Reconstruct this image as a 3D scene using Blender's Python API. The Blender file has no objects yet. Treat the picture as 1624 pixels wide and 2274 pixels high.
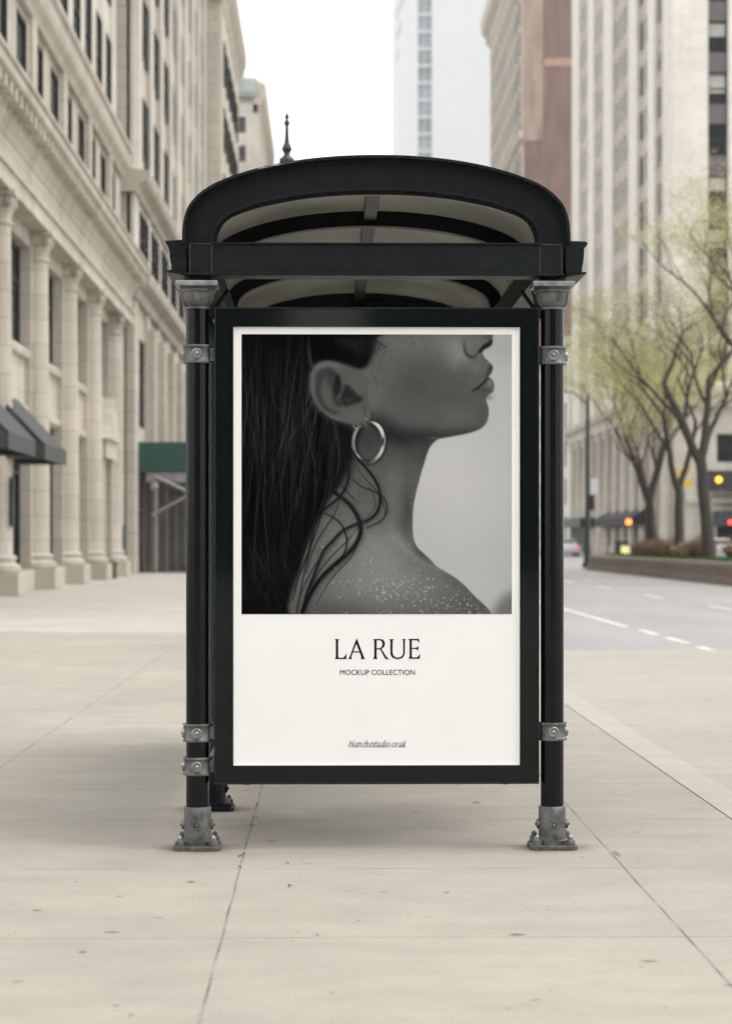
import bpy, bmesh, math, random
import numpy as np
from mathutils import Vector

# ------------------------------------------------------------------ camera, light, exposure
SC = bpy.context.scene
COL = SC.collection
THETA = math.atan(87.0 / 5000.0)          # the street runs along +Y, the camera is turned 1 degree to its right
CAM_Z = 1.23
FOCAL = 5000.0                            # focal length for a picture 1624 wide
cam_data = bpy.data.cameras.new("camera")
cam = bpy.data.objects.new("camera", cam_data)
COL.objects.link(cam)
cam.location = (0, 0, CAM_Z)
cam.rotation_euler = (math.radians(90), 0, -THETA)
cam_data.sensor_fit = 'HORIZONTAL'
cam_data.sensor_width = 36.0
cam_data.lens = FOCAL / 1624.0 * 36.0
cam_data.shift_y = 63.0 / 1624.0
cam_data.clip_start = 0.1
cam_data.clip_end = 6000
cam_data.dof.use_dof = True
cam_data.dof.focus_distance = 8.98
cam_data.dof.aperture_fstop = 5.2
cam_data.dof.aperture_blades = 9
SC.camera = cam

SUN_EL, SUN_AZ = math.radians(64), math.radians(97)     # azimuth from +Y towards +X: over the road, on the right
world = bpy.data.worlds.new("World")
SC.world = world
world.use_nodes = True
wn = world.node_tree
wn.nodes.clear()
w_out = wn.nodes.new('ShaderNodeOutputWorld')
w_bg = wn.nodes.new('ShaderNodeBackground')
w_sky = wn.nodes.new('ShaderNodeTexSky')
w_sky.sky_type = 'NISHITA'
w_sky.sun_disc = False
w_sky.sun_elevation = SUN_EL
w_sky.sun_rotation = SUN_AZ
w_sky.dust_density = 6.0
w_hsv = wn.nodes.new('ShaderNodeHueSaturation')
w_hsv.inputs['Saturation'].default_value = 0.12
w_mix = wn.nodes.new('ShaderNodeMix')
w_mix.data_type = 'RGBA'
w_mix.inputs['Factor'].default_value = 0.72              # the even cloud deck over the sky
w_mix.inputs[7].default_value = (9.6, 9.65, 9.5, 1)
wn.links.new(w_sky.outputs[0], w_hsv.inputs['Color'])
wn.links.new(w_hsv.outputs[0], w_mix.inputs[6])
wn.links.new(w_mix.outputs[2], w_bg.inputs['Color'])
w_bg.inputs['Strength'].default_value = 0.15
wn.links.new(w_bg.outputs[0], w_out.inputs['Surface'])

sun_data = bpy.data.lights.new("sun", 'SUN')
sun_data.energy = 1.2
sun_data.angle = math.radians(45)
sun_data.color = (1.0, 0.975, 0.94)
sun = bpy.data.objects.new("sun", sun_data)
COL.objects.link(sun)
sd = Vector((math.sin(SUN_AZ) * math.cos(SUN_EL), math.cos(SUN_AZ) * math.cos(SUN_EL), math.sin(SUN_EL)))
sun.rotation_euler = sd.to_track_quat('Z', 'Y').to_euler()

SC.view_settings.view_transform = 'Standard'
SC.view_settings.look = 'None'
SC.view_settings.exposure = 0.5
SC.view_settings.gamma = 1.0
SC.render.engine = 'CYCLES'
SC.cycles.use_denoising = True
SC.cycles.denoising_prefilter = 'NONE'
SC.cycles.max_bounces = 8
SC.cycles.transparent_max_bounces = 12
SC.cycles.sample_clamp_indirect = 6.0

# ------------------------------------------------------------------ helpers
def P(px, py, Y):
    """Point on the vertical plane at distance Y whose picture position (1624 wide) is px, py."""
    a = (px - 812.0) / FOCAL
    t = Y / (math.cos(THETA) - a * math.sin(THETA))
    return (t * (a * math.cos(THETA) + math.sin(THETA)), CAM_Z + t * (1200.0 - py) / FOCAL)

class MB:
    def __init__(self):
        self.v, self.f = [], []
    def add(self, verts, faces):
        n = len(self.v)
        self.v += [tuple(p) for p in verts]
        self.f += [tuple(i + n for i in q) for q in faces]
        return self
    def box(self, x0, x1, y0, y1, z0, z1):
        if x0 > x1: x0, x1 = x1, x0
        if y0 > y1: y0, y1 = y1, y0
        if z0 > z1: z0, z1 = z1, z0
        return self.add([(x0,y0,z0),(x1,y0,z0),(x1,y1,z0),(x0,y1,z0),(x0,y0,z1),(x1,y0,z1),(x1,y1,z1),(x0,y1,z1)],
                 [(0,3,2,1),(4,5,6,7),(0,1,5,4),(1,2,6,5),(2,3,7,6),(3,0,4,7)])
    def prism(self, poly, axis, a0, a1):
        n = len(poly)
        if axis == 'y': m = lambda u, w, a: (u, a, w)
        elif axis == 'x': m = lambda u, w, a: (a, u, w)
        else: m = lambda u, w, a: (u, w, a)
        lo, hi = min(a0, a1), max(a0, a1)
        vs = [m(u, w, lo) for u, w in poly] + [m(u, w, hi) for u, w in poly]
        fs = [tuple(range(n-1, -1, -1)), tuple(range(n, 2*n))] + [(i, (i+1)%n, n+(i+1)%n, n+i) for i in range(n)]
        return self.add(vs, fs)
    def band(self, A, B, y0, y1):
        """Closed-section strip between two open curves A and B (x,z lists), from y0 to y1."""
        n = len(A)
        vs = [(x, y0, z) for x, z in A] + [(x, y0, z) for x, z in B] + [(x, y1, z) for x, z in A] + [(x, y1, z) for x, z in B]
        fs = []
        for i in range(n - 1):
            fs += [(i, n+i, n+i+1, i+1), (2*n+i, 2*n+i+1, 3*n+i+1, 3*n+i), (i, i+1, 2*n+i+1, 2*n+i), (n+i, 3*n+i, 3*n+i+1, n+i+1)]
        fs += [(0, 2*n, 3*n, n), (n-1, 2*n-1, 4*n-1, 3*n-1)]
        return self.add(vs, fs)
    def lathe(self, prof, cx, cy, n=32):
        vs, fs = [], []
        for r, z in prof:
            for k in range(n):
                a = 2*math.pi*k/n
                vs.append((cx + r*math.cos(a), cy + r*math.sin(a), z))
        for j in range(len(prof) - 1):
            for k in range(n):
                fs.append((j*n+k, j*n+(k+1)%n, (j+1)*n+(k+1)%n, (j+1)*n+k))
        fs.append(tuple(range(n-1, -1, -1)))
        fs.append(tuple(range((len(prof)-1)*n, len(prof)*n)))
        return self.add(vs, fs)
    def disc(self, c, d, prof, n=20):
        """Lathe about direction d from point c: prof is [(radius, distance)]."""
        d = Vector(d).normalized(); c = Vector(c)
        u = d.orthogonal().normalized(); w = d.cross(u)
        vs, fs = [], []
        for r, h in prof:
            for k in range(n):
                a = 2*math.pi*k/n
                vs.append(c + d*h + u*(r*math.cos(a)) + w*(r*math.sin(a)))
        for j in range(len(prof) - 1):
            for k in range(n):
                fs.append((j*n+k, j*n+(k+1)%n, (j+1)*n+(k+1)%n, (j+1)*n+k))
        fs.append(tuple(range(n-1, -1, -1)))
        fs.append(tuple(range((len(prof)-1)*n, len(prof)*n)))
        return self.add(vs, fs)
    def tube(self, pts, rad, n=8):
        pts = [Vector(p) for p in pts]
        vs, fs = [], []
        u = None
        for i, p in enumerate(pts):
            t = (pts[min(i+1, len(pts)-1)] - pts[max(i-1, 0)]).normalized()
            if u is None: u = t.orthogonal().normalized()
            else:
                u = u - t * u.dot(t)
                u = u.normalized() if u.length > 1e-6 else t.orthogonal().normalized()
            w = t.cross(u)
            r = rad[i] if hasattr(rad, '__len__') else rad
            for k in range(n):
                a = 2*math.pi*k/n
                vs.append(p + u*(r*math.cos(a)) + w*(r*math.sin(a)))
        for i in range(len(pts) - 1):
            for k in range(n):
                fs.append((i*n+k, i*n+(k+1)%n, (i+1)*n+(k+1)%n, (i+1)*n+k))
        fs.append(tuple(range(n-1, -1, -1)))
        fs.append(tuple(range((len(pts)-1)*n, len(pts)*n)))
        return self.add(vs, fs)

def make(name, mb, mat, parent=None, off=(0,0,0), smooth=None, bevel=0.0, seg=2):
    me = bpy.data.meshes.new(name)
    ox, oy, oz = off
    me.from_pydata([(x-ox, y-oy, z-oz) for x, y, z in mb.v], [], mb.f)
    me.materials.append(mat)
    if len(mb.f) < 40000:
        bm = bmesh.new(); bm.from_mesh(me)
        bmesh.ops.recalc_face_normals(bm, faces=bm.faces)
        bm.to_mesh(me); bm.free()
    if smooth is not None:
        me.polygons.foreach_set('use_smooth', [True]*len(me.polygons))
        me.set_sharp_from_angle(angle=math.radians(smooth))
    me.update()
    o = bpy.data.objects.new(name, me)
    COL.objects.link(o)
    if parent is not None: o.parent = parent
    if bevel:
        b = o.modifiers.new("bevel", 'BEVEL'); b.width = bevel; b.segments = seg
        b.limit_method = 'ANGLE'; b.angle_limit = math.radians(35)
        b.use_clamp_overlap = True
    return o

class Thing:
    def __init__(self, name, label, cat, loc=(0,0,0), group=None):
        o = bpy.data.objects.new(name, None); COL.objects.link(o)
        o.empty_display_size = 0.1
        o.location = loc; o['label'] = label; o['category'] = cat
        if group: o['group'] = group
        self.o, self.loc = o, loc
    def part(self, name, mb, mat, parent=None, **kw):
        return make(name, mb, mat, parent or self.o, self.loc, **kw)

def solo(name, label, cat, mb, mat, loc=(0,0,0), group=None, **kw):
    o = make(name, mb, mat, None, loc, **kw)
    o.location = loc; o['label'] = label; o['category'] = cat
    if group: o['group'] = group
    return o

def structure(name, mb, mat, kind='structure', **kw):
    o = make(name, mb, mat, None, (0,0,0), **kw)
    o['kind'] = kind
    return o

def copy_tree(o, parent=None):
    c = o.copy(); COL.objects.link(c)
    if parent is not None: c.parent = parent
    for ch in [x for x in bpy.data.objects if x.parent == o]:
        copy_tree(ch, c)
    return c

def spline(pts, per=8, closed=False):
    """Catmull-Rom through 2-D or 3-D points."""
    p = [np.array(q, float) for q in pts]
    n = len(p); out = []
    rng = n if closed else n - 1
    for i in range(rng):
        p0 = p[(i-1) % n] if closed or i > 0 else 2*p[0] - p[1]
        p1, p2 = p[i], p[(i+1) % n]
        p3 = p[(i+2) % n] if closed or i + 2 < n else 2*p[n-1] - p[n-2]
        for k in range(per):
            t = k / per
            out.append(0.5*((2*p1) + (-p0+p2)*t + (2*p0-5*p1+4*p2-p3)*t*t + (-p0+3*p1-3*p2+p3)*t**3))
    if not closed: out.append(p[-1])
    return out

# ------------------------------------------------------------------ materials
def nodes_of(name):
    m = bpy.data.materials.new(name); m.use_nodes = True
    nt = m.node_tree
    return m, nt, nt.nodes['Principled BSDF']

def mat(name, col, rough=0.6, metal=0.0, var=0.0, scale=3.0, bump=0.0, bscale=60.0, spec=0.5, stretch=(1,1,1), coat=0.0, dirt=0.0):
    """Surface with two octaves of colour wear and a fine bump."""
    m, nt, b = nodes_of(name)
    b.inputs['Base Color'].default_value = (*col, 1)
    b.inputs['Roughness'].default_value = rough
    b.inputs['Metallic'].default_value = metal
    b.inputs['Specular IOR Level'].default_value = spec
    if coat: b.inputs['Coat Weight'].default_value = coat; b.inputs['Coat Roughness'].default_value = 0.05
    L = nt.links.new
    geo = nt.nodes.new('ShaderNodeNewGeometry')
    mp = nt.nodes.new('ShaderNodeMapping'); mp.inputs['Scale'].default_value = stretch
    L(geo.outputs['Position'], mp.inputs['Vector'])
    if var:
        n1 = nt.nodes.new('ShaderNodeTexNoise'); n1.inputs['Scale'].default_value = scale; n1.inputs['Detail'].default_value = 6
        L(mp.outputs[0], n1.inputs['Vector'])
        mr = nt.nodes.new('ShaderNodeMapRange')
        mr.inputs['From Min'].default_value = 0.3; mr.inputs['From Max'].default_value = 0.7
        mr.inputs['To Min'].default_value = 1 - var; mr.inputs['To Max'].default_value = 1 + var*0.6
        L(n1.outputs['Fac'], mr.inputs['Value'])
        mx = nt.nodes.new('ShaderNodeMix'); mx.data_type = 'RGBA'; mx.blend_type = 'MULTIPLY'; mx.inputs['Factor'].default_value = 1
        mx.inputs[6].default_value = (*col, 1)
        L(mr.outputs[0], mx.inputs[7])
        L(mx.outputs[2], b.inputs['Base Color'])
        rr = nt.nodes.new('ShaderNodeMapRange')
        rr.inputs['To Min'].default_value = max(0.03, rough - 0.12); rr.inputs['To Max'].default_value = min(1, rough + 0.12)
        L(n1.outputs['Fac'], rr.inputs['Value']); L(rr.outputs[0], b.inputs['Roughness'])
    if bump:
        n2 = nt.nodes.new('ShaderNodeTexNoise'); n2.inputs['Scale'].default_value = bscale; n2.inputs['Detail'].default_value = 3
        L(mp.outputs[0], n2.inputs['Vector'])
        bp = nt.nodes.new('ShaderNodeBump'); bp.inputs['Strength'].default_value = bump; bp.inputs['Distance'].default_value = 0.01
        L(n2.outputs['Fac'], bp.inputs['Height']); L(bp.outputs[0], b.inputs['Normal'])
    return m

def stone(name, col, bw=1.6, bh=0.62, joint=0.12, var=0.14):
    """Ashlar: blocks of slightly different tone, fine joints, weather streaks."""
    m, nt, b = nodes_of(name)
    L = nt.links.new
    b.inputs['Roughness'].default_value = 0.85
    b.inputs['Specular IOR Level'].default_value = 0.25
    geo = nt.nodes.new('ShaderNodeNewGeometry')
    sp = nt.nodes.new('ShaderNodeSeparateXYZ'); L(geo.outputs['Position'], sp.inputs[0])
    ad = nt.nodes.new('ShaderNodeMath'); ad.operation = 'ADD'; L(sp.outputs['X'], ad.inputs[0]); L(sp.outputs['Y'], ad.inputs[1])
    cb = nt.nodes.new('ShaderNodeCombineXYZ'); L(ad.outputs[0], cb.inputs['X']); L(sp.outputs['Z'], cb.inputs['Y'])
    br = nt.nodes.new('ShaderNodeTexBrick')
    br.inputs['Scale'].default_value = 1.0
    br.inputs['Brick Width'].default_value = bw; br.inputs['Row Height'].default_value = bh
    br.inputs['Mortar Size'].default_value = 0.012
    br.inputs['Color1'].default_value = (*col, 1)
    br.inputs['Color2'].default_value = (*[c*0.9 for c in col], 1)
    br.inputs['Mortar'].default_value = (*[c*(1-joint*3) for c in col], 1)
    L(cb.outputs[0], br.inputs['Vector'])
    mp = nt.nodes.new('ShaderNodeMapping'); mp.inputs['Scale'].default_value = (1, 1, 0.18)
    L(geo.outputs['Position'], mp.inputs['Vector'])
    n1 = nt.nodes.new('ShaderNodeTexNoise'); n1.inputs['Scale'].default_value = 0.9; n1.inputs['Detail'].default_value = 7
    L(mp.outputs[0], n1.inputs['Vector'])
    mr = nt.nodes.new('ShaderNodeMapRange')
    mr.inputs['From Min'].default_value = 0.3; mr.inputs['From Max'].default_value = 0.7
    mr.inputs['To Min'].default_value = 1 - var; mr.inputs['To Max'].default_value = 1 + var*0.5
    L(n1.outputs['Fac'], mr.inputs['Value'])
    mx = nt.nodes.new('ShaderNodeMix'); mx.data_type = 'RGBA'; mx.blend_type = 'MULTIPLY'; mx.inputs['Factor'].default_value = 1
    L(br.outputs['Color'], mx.inputs[6]); L(mr.outputs[0], mx.inputs[7])
    L(mx.outputs[2], b.inputs['Base Color'])
    return m

def glass_dark(name, col=(0.013, 0.017, 0.018), rough=0.25):
    return mat(name, col, rough, 0.0, 0.3, 0.7, spec=0.12)

def emit(name, col, s):
    m, nt, b = nodes_of(name)
    b.inputs['Base Color'].default_value = (*col, 1)
    b.inputs['Emission Color'].default_value = (*col, 1)
    b.inputs['Emission Strength'].default_value = s
    return m

M_PAINT = mat("black_paint", (0.0042, 0.0066, 0.0080), 0.4, 0, 0.3, 6, 0.45, 230, spec=0.16)
M_POST = mat("gloss_black", (0.003, 0.0042, 0.0046), 0.15, 0, 0.2, 9, 0.03, 120, spec=0.24)
M_CAST = mat("cast_iron_grey", (0.155, 0.156, 0.155), 0.34, 0.85, 0.5, 26, 0.35, 420)
M_STEEL = mat("bright_steel", (0.34, 0.34, 0.335), 0.33, 0.9, 0.35, 40, 0.15, 300)
M_RUSTY = mat("dull_iron", (0.13, 0.12, 0.105), 0.6, 0.6, 0.5, 45, 0.4, 300)
M_BACKGLASS = mat("black_glass", (0.003, 0.0055, 0.006), 0.06, 0, 0, spec=0.28)
M_TRIM = mat("black_trim", (0.006, 0.009, 0.010), 0.3, 0, 0.2, 15, spec=0.3)
M_SIDEGLASS = None
M_WHITE_EDGE = mat("white_enamel", (0.72, 0.71, 0.68), 0.5)
M_PAPER = mat("poster_paper", (0.83, 0.825, 0.81), 0.7, 0, 0.015, 5, spec=0.2)
M_INK = mat("black_ink", (0.004, 0.004, 0.004), 0.75, spec=0.2)
M_LIMESTONE = stone("limestone", (0.50, 0.452, 0.385), var=0.22)
M_LIME_PALE = stone("pale_limestone", (0.60, 0.555, 0.485), 2.0, 0.8, var=0.2)
M_LIME_RUST = stone("banded_limestone", (0.53, 0.485, 0.42), 3.0, 0.75, 0.2)
M_TERRACOTTA = stone("cream_terracotta", (0.77, 0.735, 0.67), 1.2, 0.5, 0.05, 0.08)
M_BUFF = stone("buff_stone", (0.56, 0.50, 0.42), 1.5, 0.7)
M_BRICK = stone("red_brick", (0.245, 0.168, 0.142), 0.6, 0.25, 0.1, 0.25)
M_GHOST = stone("faded_painted_brick", (0.40, 0.31, 0.26), 0.6, 0.25, 0.06, 0.3)
M_COPPER = mat("green_copper", (0.42, 0.48, 0.445), 0.6, 0, 0.25, 0.6)
M_GLASS = glass_dark("window_glass")
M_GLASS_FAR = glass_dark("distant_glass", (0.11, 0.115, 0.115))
M_GLASS_BLUE = mat("blue_curtain_glass", (0.32, 0.38, 0.41), 0.15, 0, 0.3, 0.2)
M_TOWER = mat("white_tower_stone", (0.66, 0.67, 0.675), 0.7, 0, 0.04, 0.05)
M_WFRAME = mat("window_frame_dark", (0.03, 0.03, 0.028), 0.5, 0, 0.2, 2, spec=0.2)
M_SPANDREL = mat("grey_spandrel", (0.27, 0.235, 0.215), 0.6, 0, 0.2, 0.8)
M_BLIND = mat("pale_blind", (0.5, 0.5, 0.46), 0.8, 0, 0.2, 1)
M_AWNING = mat("grey_canvas", (0.06, 0.058, 0.058), 0.85, 0, 0.15, 2)
M_AWN_DARK = mat("dark_canvas", (0.03, 0.032, 0.036), 0.85, 0, 0.15, 2)
M_GREEN = mat("green_hoarding", (0.013, 0.060, 0.053), 0.55, 0, 0.2, 1.5)
M_GALV = mat("galvanised_steel", (0.30, 0.285, 0.29), 0.5, 0.5, 0.25, 5)
M_TIMBER = mat("weathered_timber", (0.14, 0.12, 0.105), 0.85, 0, 0.3, 3)
M_DARKMETAL = mat("dark_green_metal", (0.012, 0.02, 0.019), 0.4, 0, 0.2, 5)
M_BARK = mat("bark", (0.058, 0.051, 0.041), 0.95, 0, 0.35, 8, 0.5, 40)
M_LEAF = mat("spring_leaf", (0.43, 0.405, 0.17), 0.7, 0, 0.3, 2.0, spec=0.2)
M_LEAF2 = mat("spring_leaf_dull", (0.35, 0.32, 0.15), 0.7, 0, 0.3, 2.0, spec=0.2)
M_DRY = mat("dry_twigs", (0.30, 0.215, 0.145), 0.9, 0, 0.35, 3.0, spec=0.1)
M_GRASS = mat("grass_blades", (0.075, 0.17, 0.045), 0.8, 0, 0.3, 3.0, spec=0.2)
M_PLANTER = mat("brown_granite", (0.27, 0.22, 0.185), 0.7, 0, 0.25, 1.2)
M_SOIL = mat("soil", (0.08, 0.06, 0.04), 0.95, 0, 0.3, 3)
M_LEAFDRY = mat("dry_leaf", (0.06, 0.03, 0.02), 0.8, 0, 0.4, 60)
# ------------------------------------------------------------------ ground
JX0, JXS = -0.325, 1.44          # pavement joints along the street
JY0, JYS = 6.97, 1.464           # and across it

def concrete(name, col, jx=None, jy=None, dark=0.35, stain=0.22, grime=None, spots=None):
    m, nt, b = nodes_of(name)
    L = nt.links.new
    N = nt.nodes.new
    b.inputs['Roughness'].default_value = 0.85
    b.inputs['Specular IOR Level'].default_value = 0.3
    geo = N('ShaderNodeNewGeometry')
    sp = N('ShaderNodeSeparateXYZ'); L(geo.outputs['Position'], sp.inputs[0])
    def noise(scale, detail, lo, hi, to0, to1, stretch=(1,1,1), rough=0.55):
        mp = N('ShaderNodeMapping'); mp.inputs['Scale'].default_value = stretch
        L(geo.outputs['Position'], mp.inputs['Vector'])
        n = N('ShaderNodeTexNoise'); n.inputs['Scale'].default_value = scale; n.inputs['Detail'].default_value = detail
        n.inputs['Roughness'].default_value = rough
        L(mp.outputs[0], n.inputs['Vector'])
        r = N('ShaderNodeMapRange'); r.inputs['From Min'].default_value = lo; r.inputs['From Max'].default_value = hi
        r.inputs['To Min'].default_value = to0; r.inputs['To Max'].default_value = to1
        L(n.outputs['Fac'], r.inputs['Value'])
        return r.outputs[0], n.outputs['Fac']
    def mul(a, c):
        x = N('ShaderNodeMath'); x.operation = 'MULTIPLY'; L(a, x.inputs[0]); L(c, x.inputs[1]); return x.outputs[0]
    def minimum(a, c):
        x = N('ShaderNodeMath'); x.operation = 'MINIMUM'; L(a, x.inputs[0]); L(c, x.inputs[1]); return x.outputs[0]
    big, _ = noise(0.45, 5, 0.3, 0.7, 1 - stain*0.6, 1.08)
    mid, _ = noise(2.3, 8, 0.32, 0.7, 1 - stain*0.6, 1.04, (1, 1.5, 1), 0.65)
    fine, ff = noise(110, 6, 0.3, 0.7, 0.78, 1.13, (1, 1, 1), 0.8)
    streak, _ = noise(11.0, 7, 0.56, 0.74, 1.0, 1 - stain*0.8, (0.8, 1.5, 1), 0.78)
    fac = mul(mul(big, mid), mul(fine, streak))
    # old gum and oil spots
    for sc, rad, lo in ((2.1, 0.055, 0.60), (4.3, 0.05, 0.72), (17.0, 0.011, 0.55)):
        nz = N('ShaderNodeTexNoise'); nz.inputs['Scale'].default_value = 14; L(geo.outputs['Position'], nz.inputs['Vector'])
        va = N('ShaderNodeVectorMath'); va.operation = 'MULTIPLY_ADD'
        va.inputs[1].default_value = (0.05, 0.05, 0); L(nz.outputs['Color'], va.inputs[0]); L(geo.outputs['Position'], va.inputs[2])
        vo = N('ShaderNodeTexVoronoi'); vo.inputs['Scale'].default_value = sc; L(va.outputs[0], vo.inputs['Vector'])
        wn_ = N('ShaderNodeSeparateColor'); L(vo.outputs['Color'], wn_.inputs[0])
        rr = N('ShaderNodeMath'); rr.operation = 'MULTIPLY'; L(wn_.outputs[0], rr.inputs[0]); rr.inputs[1].default_value = rad*sc*0.55
        cmpn = N('ShaderNodeMath'); cmpn.operation = 'SUBTRACT'; L(vo.outputs['Distance'], cmpn.inputs[0]); L(rr.outputs[0], cmpn.inputs[1])
        r = N('ShaderNodeMapRange'); r.inputs['From Min'].default_value = 0; r.inputs['From Max'].default_value = 0.03
        r.inputs['To Min'].default_value = lo; r.inputs['To Max'].default_value = 1.0
        L(cmpn.outputs[0], r.inputs['Value'])
        gate = N('ShaderNodeMath'); gate.operation = 'GREATER_THAN'; L(wn_.outputs[1], gate.inputs[0]); gate.inputs[1].default_value = 0.62
        mxg = N('ShaderNodeMix'); mxg.data_type = 'FLOAT'; L(gate.outputs[0], mxg.inputs[0]); mxg.inputs[2].default_value = 1.0; L(r.outputs[0], mxg.inputs[3])
        fac = mul(fac, mxg.outputs[0])
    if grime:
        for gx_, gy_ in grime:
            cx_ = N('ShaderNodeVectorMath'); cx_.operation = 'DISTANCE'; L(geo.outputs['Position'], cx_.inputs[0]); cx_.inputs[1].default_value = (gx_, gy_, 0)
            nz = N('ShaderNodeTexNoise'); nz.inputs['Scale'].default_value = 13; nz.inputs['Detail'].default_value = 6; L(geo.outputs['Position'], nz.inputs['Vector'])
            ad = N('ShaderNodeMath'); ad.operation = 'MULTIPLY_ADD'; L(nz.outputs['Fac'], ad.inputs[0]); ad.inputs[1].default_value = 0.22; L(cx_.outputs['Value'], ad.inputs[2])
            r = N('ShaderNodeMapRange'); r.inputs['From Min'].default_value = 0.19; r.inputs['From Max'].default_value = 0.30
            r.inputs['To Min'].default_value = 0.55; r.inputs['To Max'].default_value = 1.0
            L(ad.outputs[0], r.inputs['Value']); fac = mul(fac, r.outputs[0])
    for sx_, sy_, rx_, ry_, dk in (spots or []):
        sb = N('ShaderNodeVectorMath'); sb.operation = 'SUBTRACT'; L(geo.outputs['Position'], sb.inputs[0]); sb.inputs[1].default_value = (sx_, sy_, 0)
        ml = N('ShaderNodeVectorMath'); ml.operation = 'MULTIPLY'; L(sb.outputs[0], ml.inputs[0]); ml.inputs[1].default_value = (1/rx_, 1/ry_, 0)
        ln = N('ShaderNodeVectorMath'); ln.operation = 'LENGTH'; L(ml.outputs[0], ln.inputs[0])
        nz = N('ShaderNodeTexNoise'); nz.inputs['Scale'].default_value = 60; nz.inputs['Detail'].default_value = 4; L(geo.outputs['Position'], nz.inputs['Vector'])
        ad = N('ShaderNodeMath'); ad.operation = 'MULTIPLY_ADD'; L(nz.outputs['Fac'], ad.inputs[0]); ad.inputs[1].default_value = 0.9; L(ln.outputs['Value'], ad.inputs[2])
        r = N('ShaderNodeMapRange'); r.inputs['From Min'].default_value = 0.95; r.inputs['From Max'].default_value = 1.5
        r.inputs['To Min'].default_value = dk; r.inputs['To Max'].default_value = 1.0
        L(ad.outputs[0], r.inputs['Value']); fac = mul(fac, r.outputs[0])
    # tooled joints, a little wavy and broken
    jf = None
    wob, _ = noise(2.5, 6, 0.3, 0.7, -0.0022, 0.0022)
    wear, _ = noise(3.0, 6, 0.35, 0.65, 0.15, 0.95)
    for ax, par, hw in (('X', jx, 0.0042), ('Y', jy, 0.0042)):
        if par is None: continue
        a0 = N('ShaderNodeMath'); a0.operation = 'ADD'; L(sp.outputs[ax], a0.inputs[0]); L(wob, a0.inputs[1])
        a1 = N('ShaderNodeMath'); a1.operation = 'SUBTRACT'; L(a0.outputs[0], a1.inputs[0]); a1.inputs[1].default_value = par[0]
        a2 = N('ShaderNodeMath'); a2.operation = 'PINGPONG'; L(a1.outputs[0], a2.inputs[0]); a2.inputs[1].default_value = par[1] / 2
        r = N('ShaderNodeMapRange'); r.inputs['From Min'].default_value = hw*0.5; r.inputs['From Max'].default_value = hw*1.6
        r.inputs['To Min'].default_value = 0.0; r.inputs['To Max'].default_value = 1.0
        L(a2.outputs[0], r.inputs['Value'])
        jf = r.outputs[0] if jf is None else minimum(jf, r.outputs[0])
    if jf is not None:
        inv = N('ShaderNodeMath'); inv.operation = 'SUBTRACT'; inv.inputs[0].default_value = 1; L(jf, inv.inputs[1])
        amt = mul(inv.outputs[0], wear)
        am2 = N('ShaderNodeMath'); am2.operation = 'MULTIPLY'; L(amt, am2.inputs[0]); am2.inputs[1].default_value = 1 - dark
        kp = N('ShaderNodeMath'); kp.operation = 'SUBTRACT'; kp.inputs[0].default_value = 1; L(am2.outputs[0], kp.inputs[1])
        fac = mul(fac, kp.outputs[0])
    mx = N('ShaderNodeMix'); mx.data_type = 'RGBA'; mx.blend_type = 'MULTIPLY'; mx.inputs['Factor'].default_value = 1
    mx.inputs[6].default_value = (*col, 1); L(fac, mx.inputs[7]); L(mx.outputs[2], b.inputs['Base Color'])
    bp = N('ShaderNodeBump'); bp.inputs['Strength'].default_value = 0.25; bp.inputs['Distance'].default_value = 0.004
    L(ff, bp.inputs['Height']); L(bp.outputs[0], b.inputs['Normal'])
    return m

SPOT_PX = [(424,1958,24,7,.5), (265,1990,16,5,.62), (82,2020,28,7,.62), (183,2113,24,7,.5), (1147,2077,46,6,.33), (1440,2137,48,7,.55), (990,1983,18,5,.6), (795,2045,14,5,.7), (850,1981,26,4,.65), (1057,1783,26,5,.5),
           (1366,1897,20,16,.55), (704,2076,12,5,.5), (256,2232,22,8,.7), (290,2253,18,7,.65), (170,1957,10,4,.6), (352,2037,30,5,.75), (1125,2241,20,8,.8), (736,2205,20,8,.8), (602,1868,26,4,.6), (935,1905,8,3,.6), (1290,1905,14,4,.7), (40,2178,34,9,.75)]
def spot_list():
    out = []
    for px, py, w_, h_, dk in SPOT_PX:
        Y = FOCAL*CAM_Z/(py - 1200)
        out.append((P(px, py, Y)[0], Y, w_/2*Y/FOCAL, h_/2*Y*Y/(FOCAL*CAM_Z), dk))
    out += [(0.12, 9.75, 0.62, 0.5, 0.76), (0.35, 10.25, 0.5, 0.35, 0.8), (-0.42, 9.9, 0.3, 0.5, 0.82)]      # streaky grime together with the shelter's shade, painted into the pavement
    return out
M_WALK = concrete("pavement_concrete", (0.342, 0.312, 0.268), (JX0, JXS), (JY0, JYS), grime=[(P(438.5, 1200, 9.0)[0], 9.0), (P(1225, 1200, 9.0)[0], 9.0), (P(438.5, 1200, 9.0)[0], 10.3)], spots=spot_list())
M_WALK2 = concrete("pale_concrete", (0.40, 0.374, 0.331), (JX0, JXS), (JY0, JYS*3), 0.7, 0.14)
M_BULB = concrete("grey_concrete", (0.345, 0.322, 0.287), None, (JY0 + 0.4, 3.0), 0.6, 0.16)
M_CURB = concrete("curb_stone", (0.375, 0.347, 0.303), None, (JY0, 2.9), 0.5, 0.12)
M_ROAD = mat("worn_asphalt", (0.295, 0.287, 0.283), 0.9, 0, 0.12, 0.5, 0.2, 50, spec=0.25, stretch=(1.6, 0.25, 1))
M_GROUND = mat("dark_asphalt", (0.16, 0.155, 0.15), 0.9, 0, 0.15, 0.2)
M_LINE = mat("road_paint", (0.56, 0.545, 0.51), 0.7, 0, 0.3, 3.0)

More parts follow.
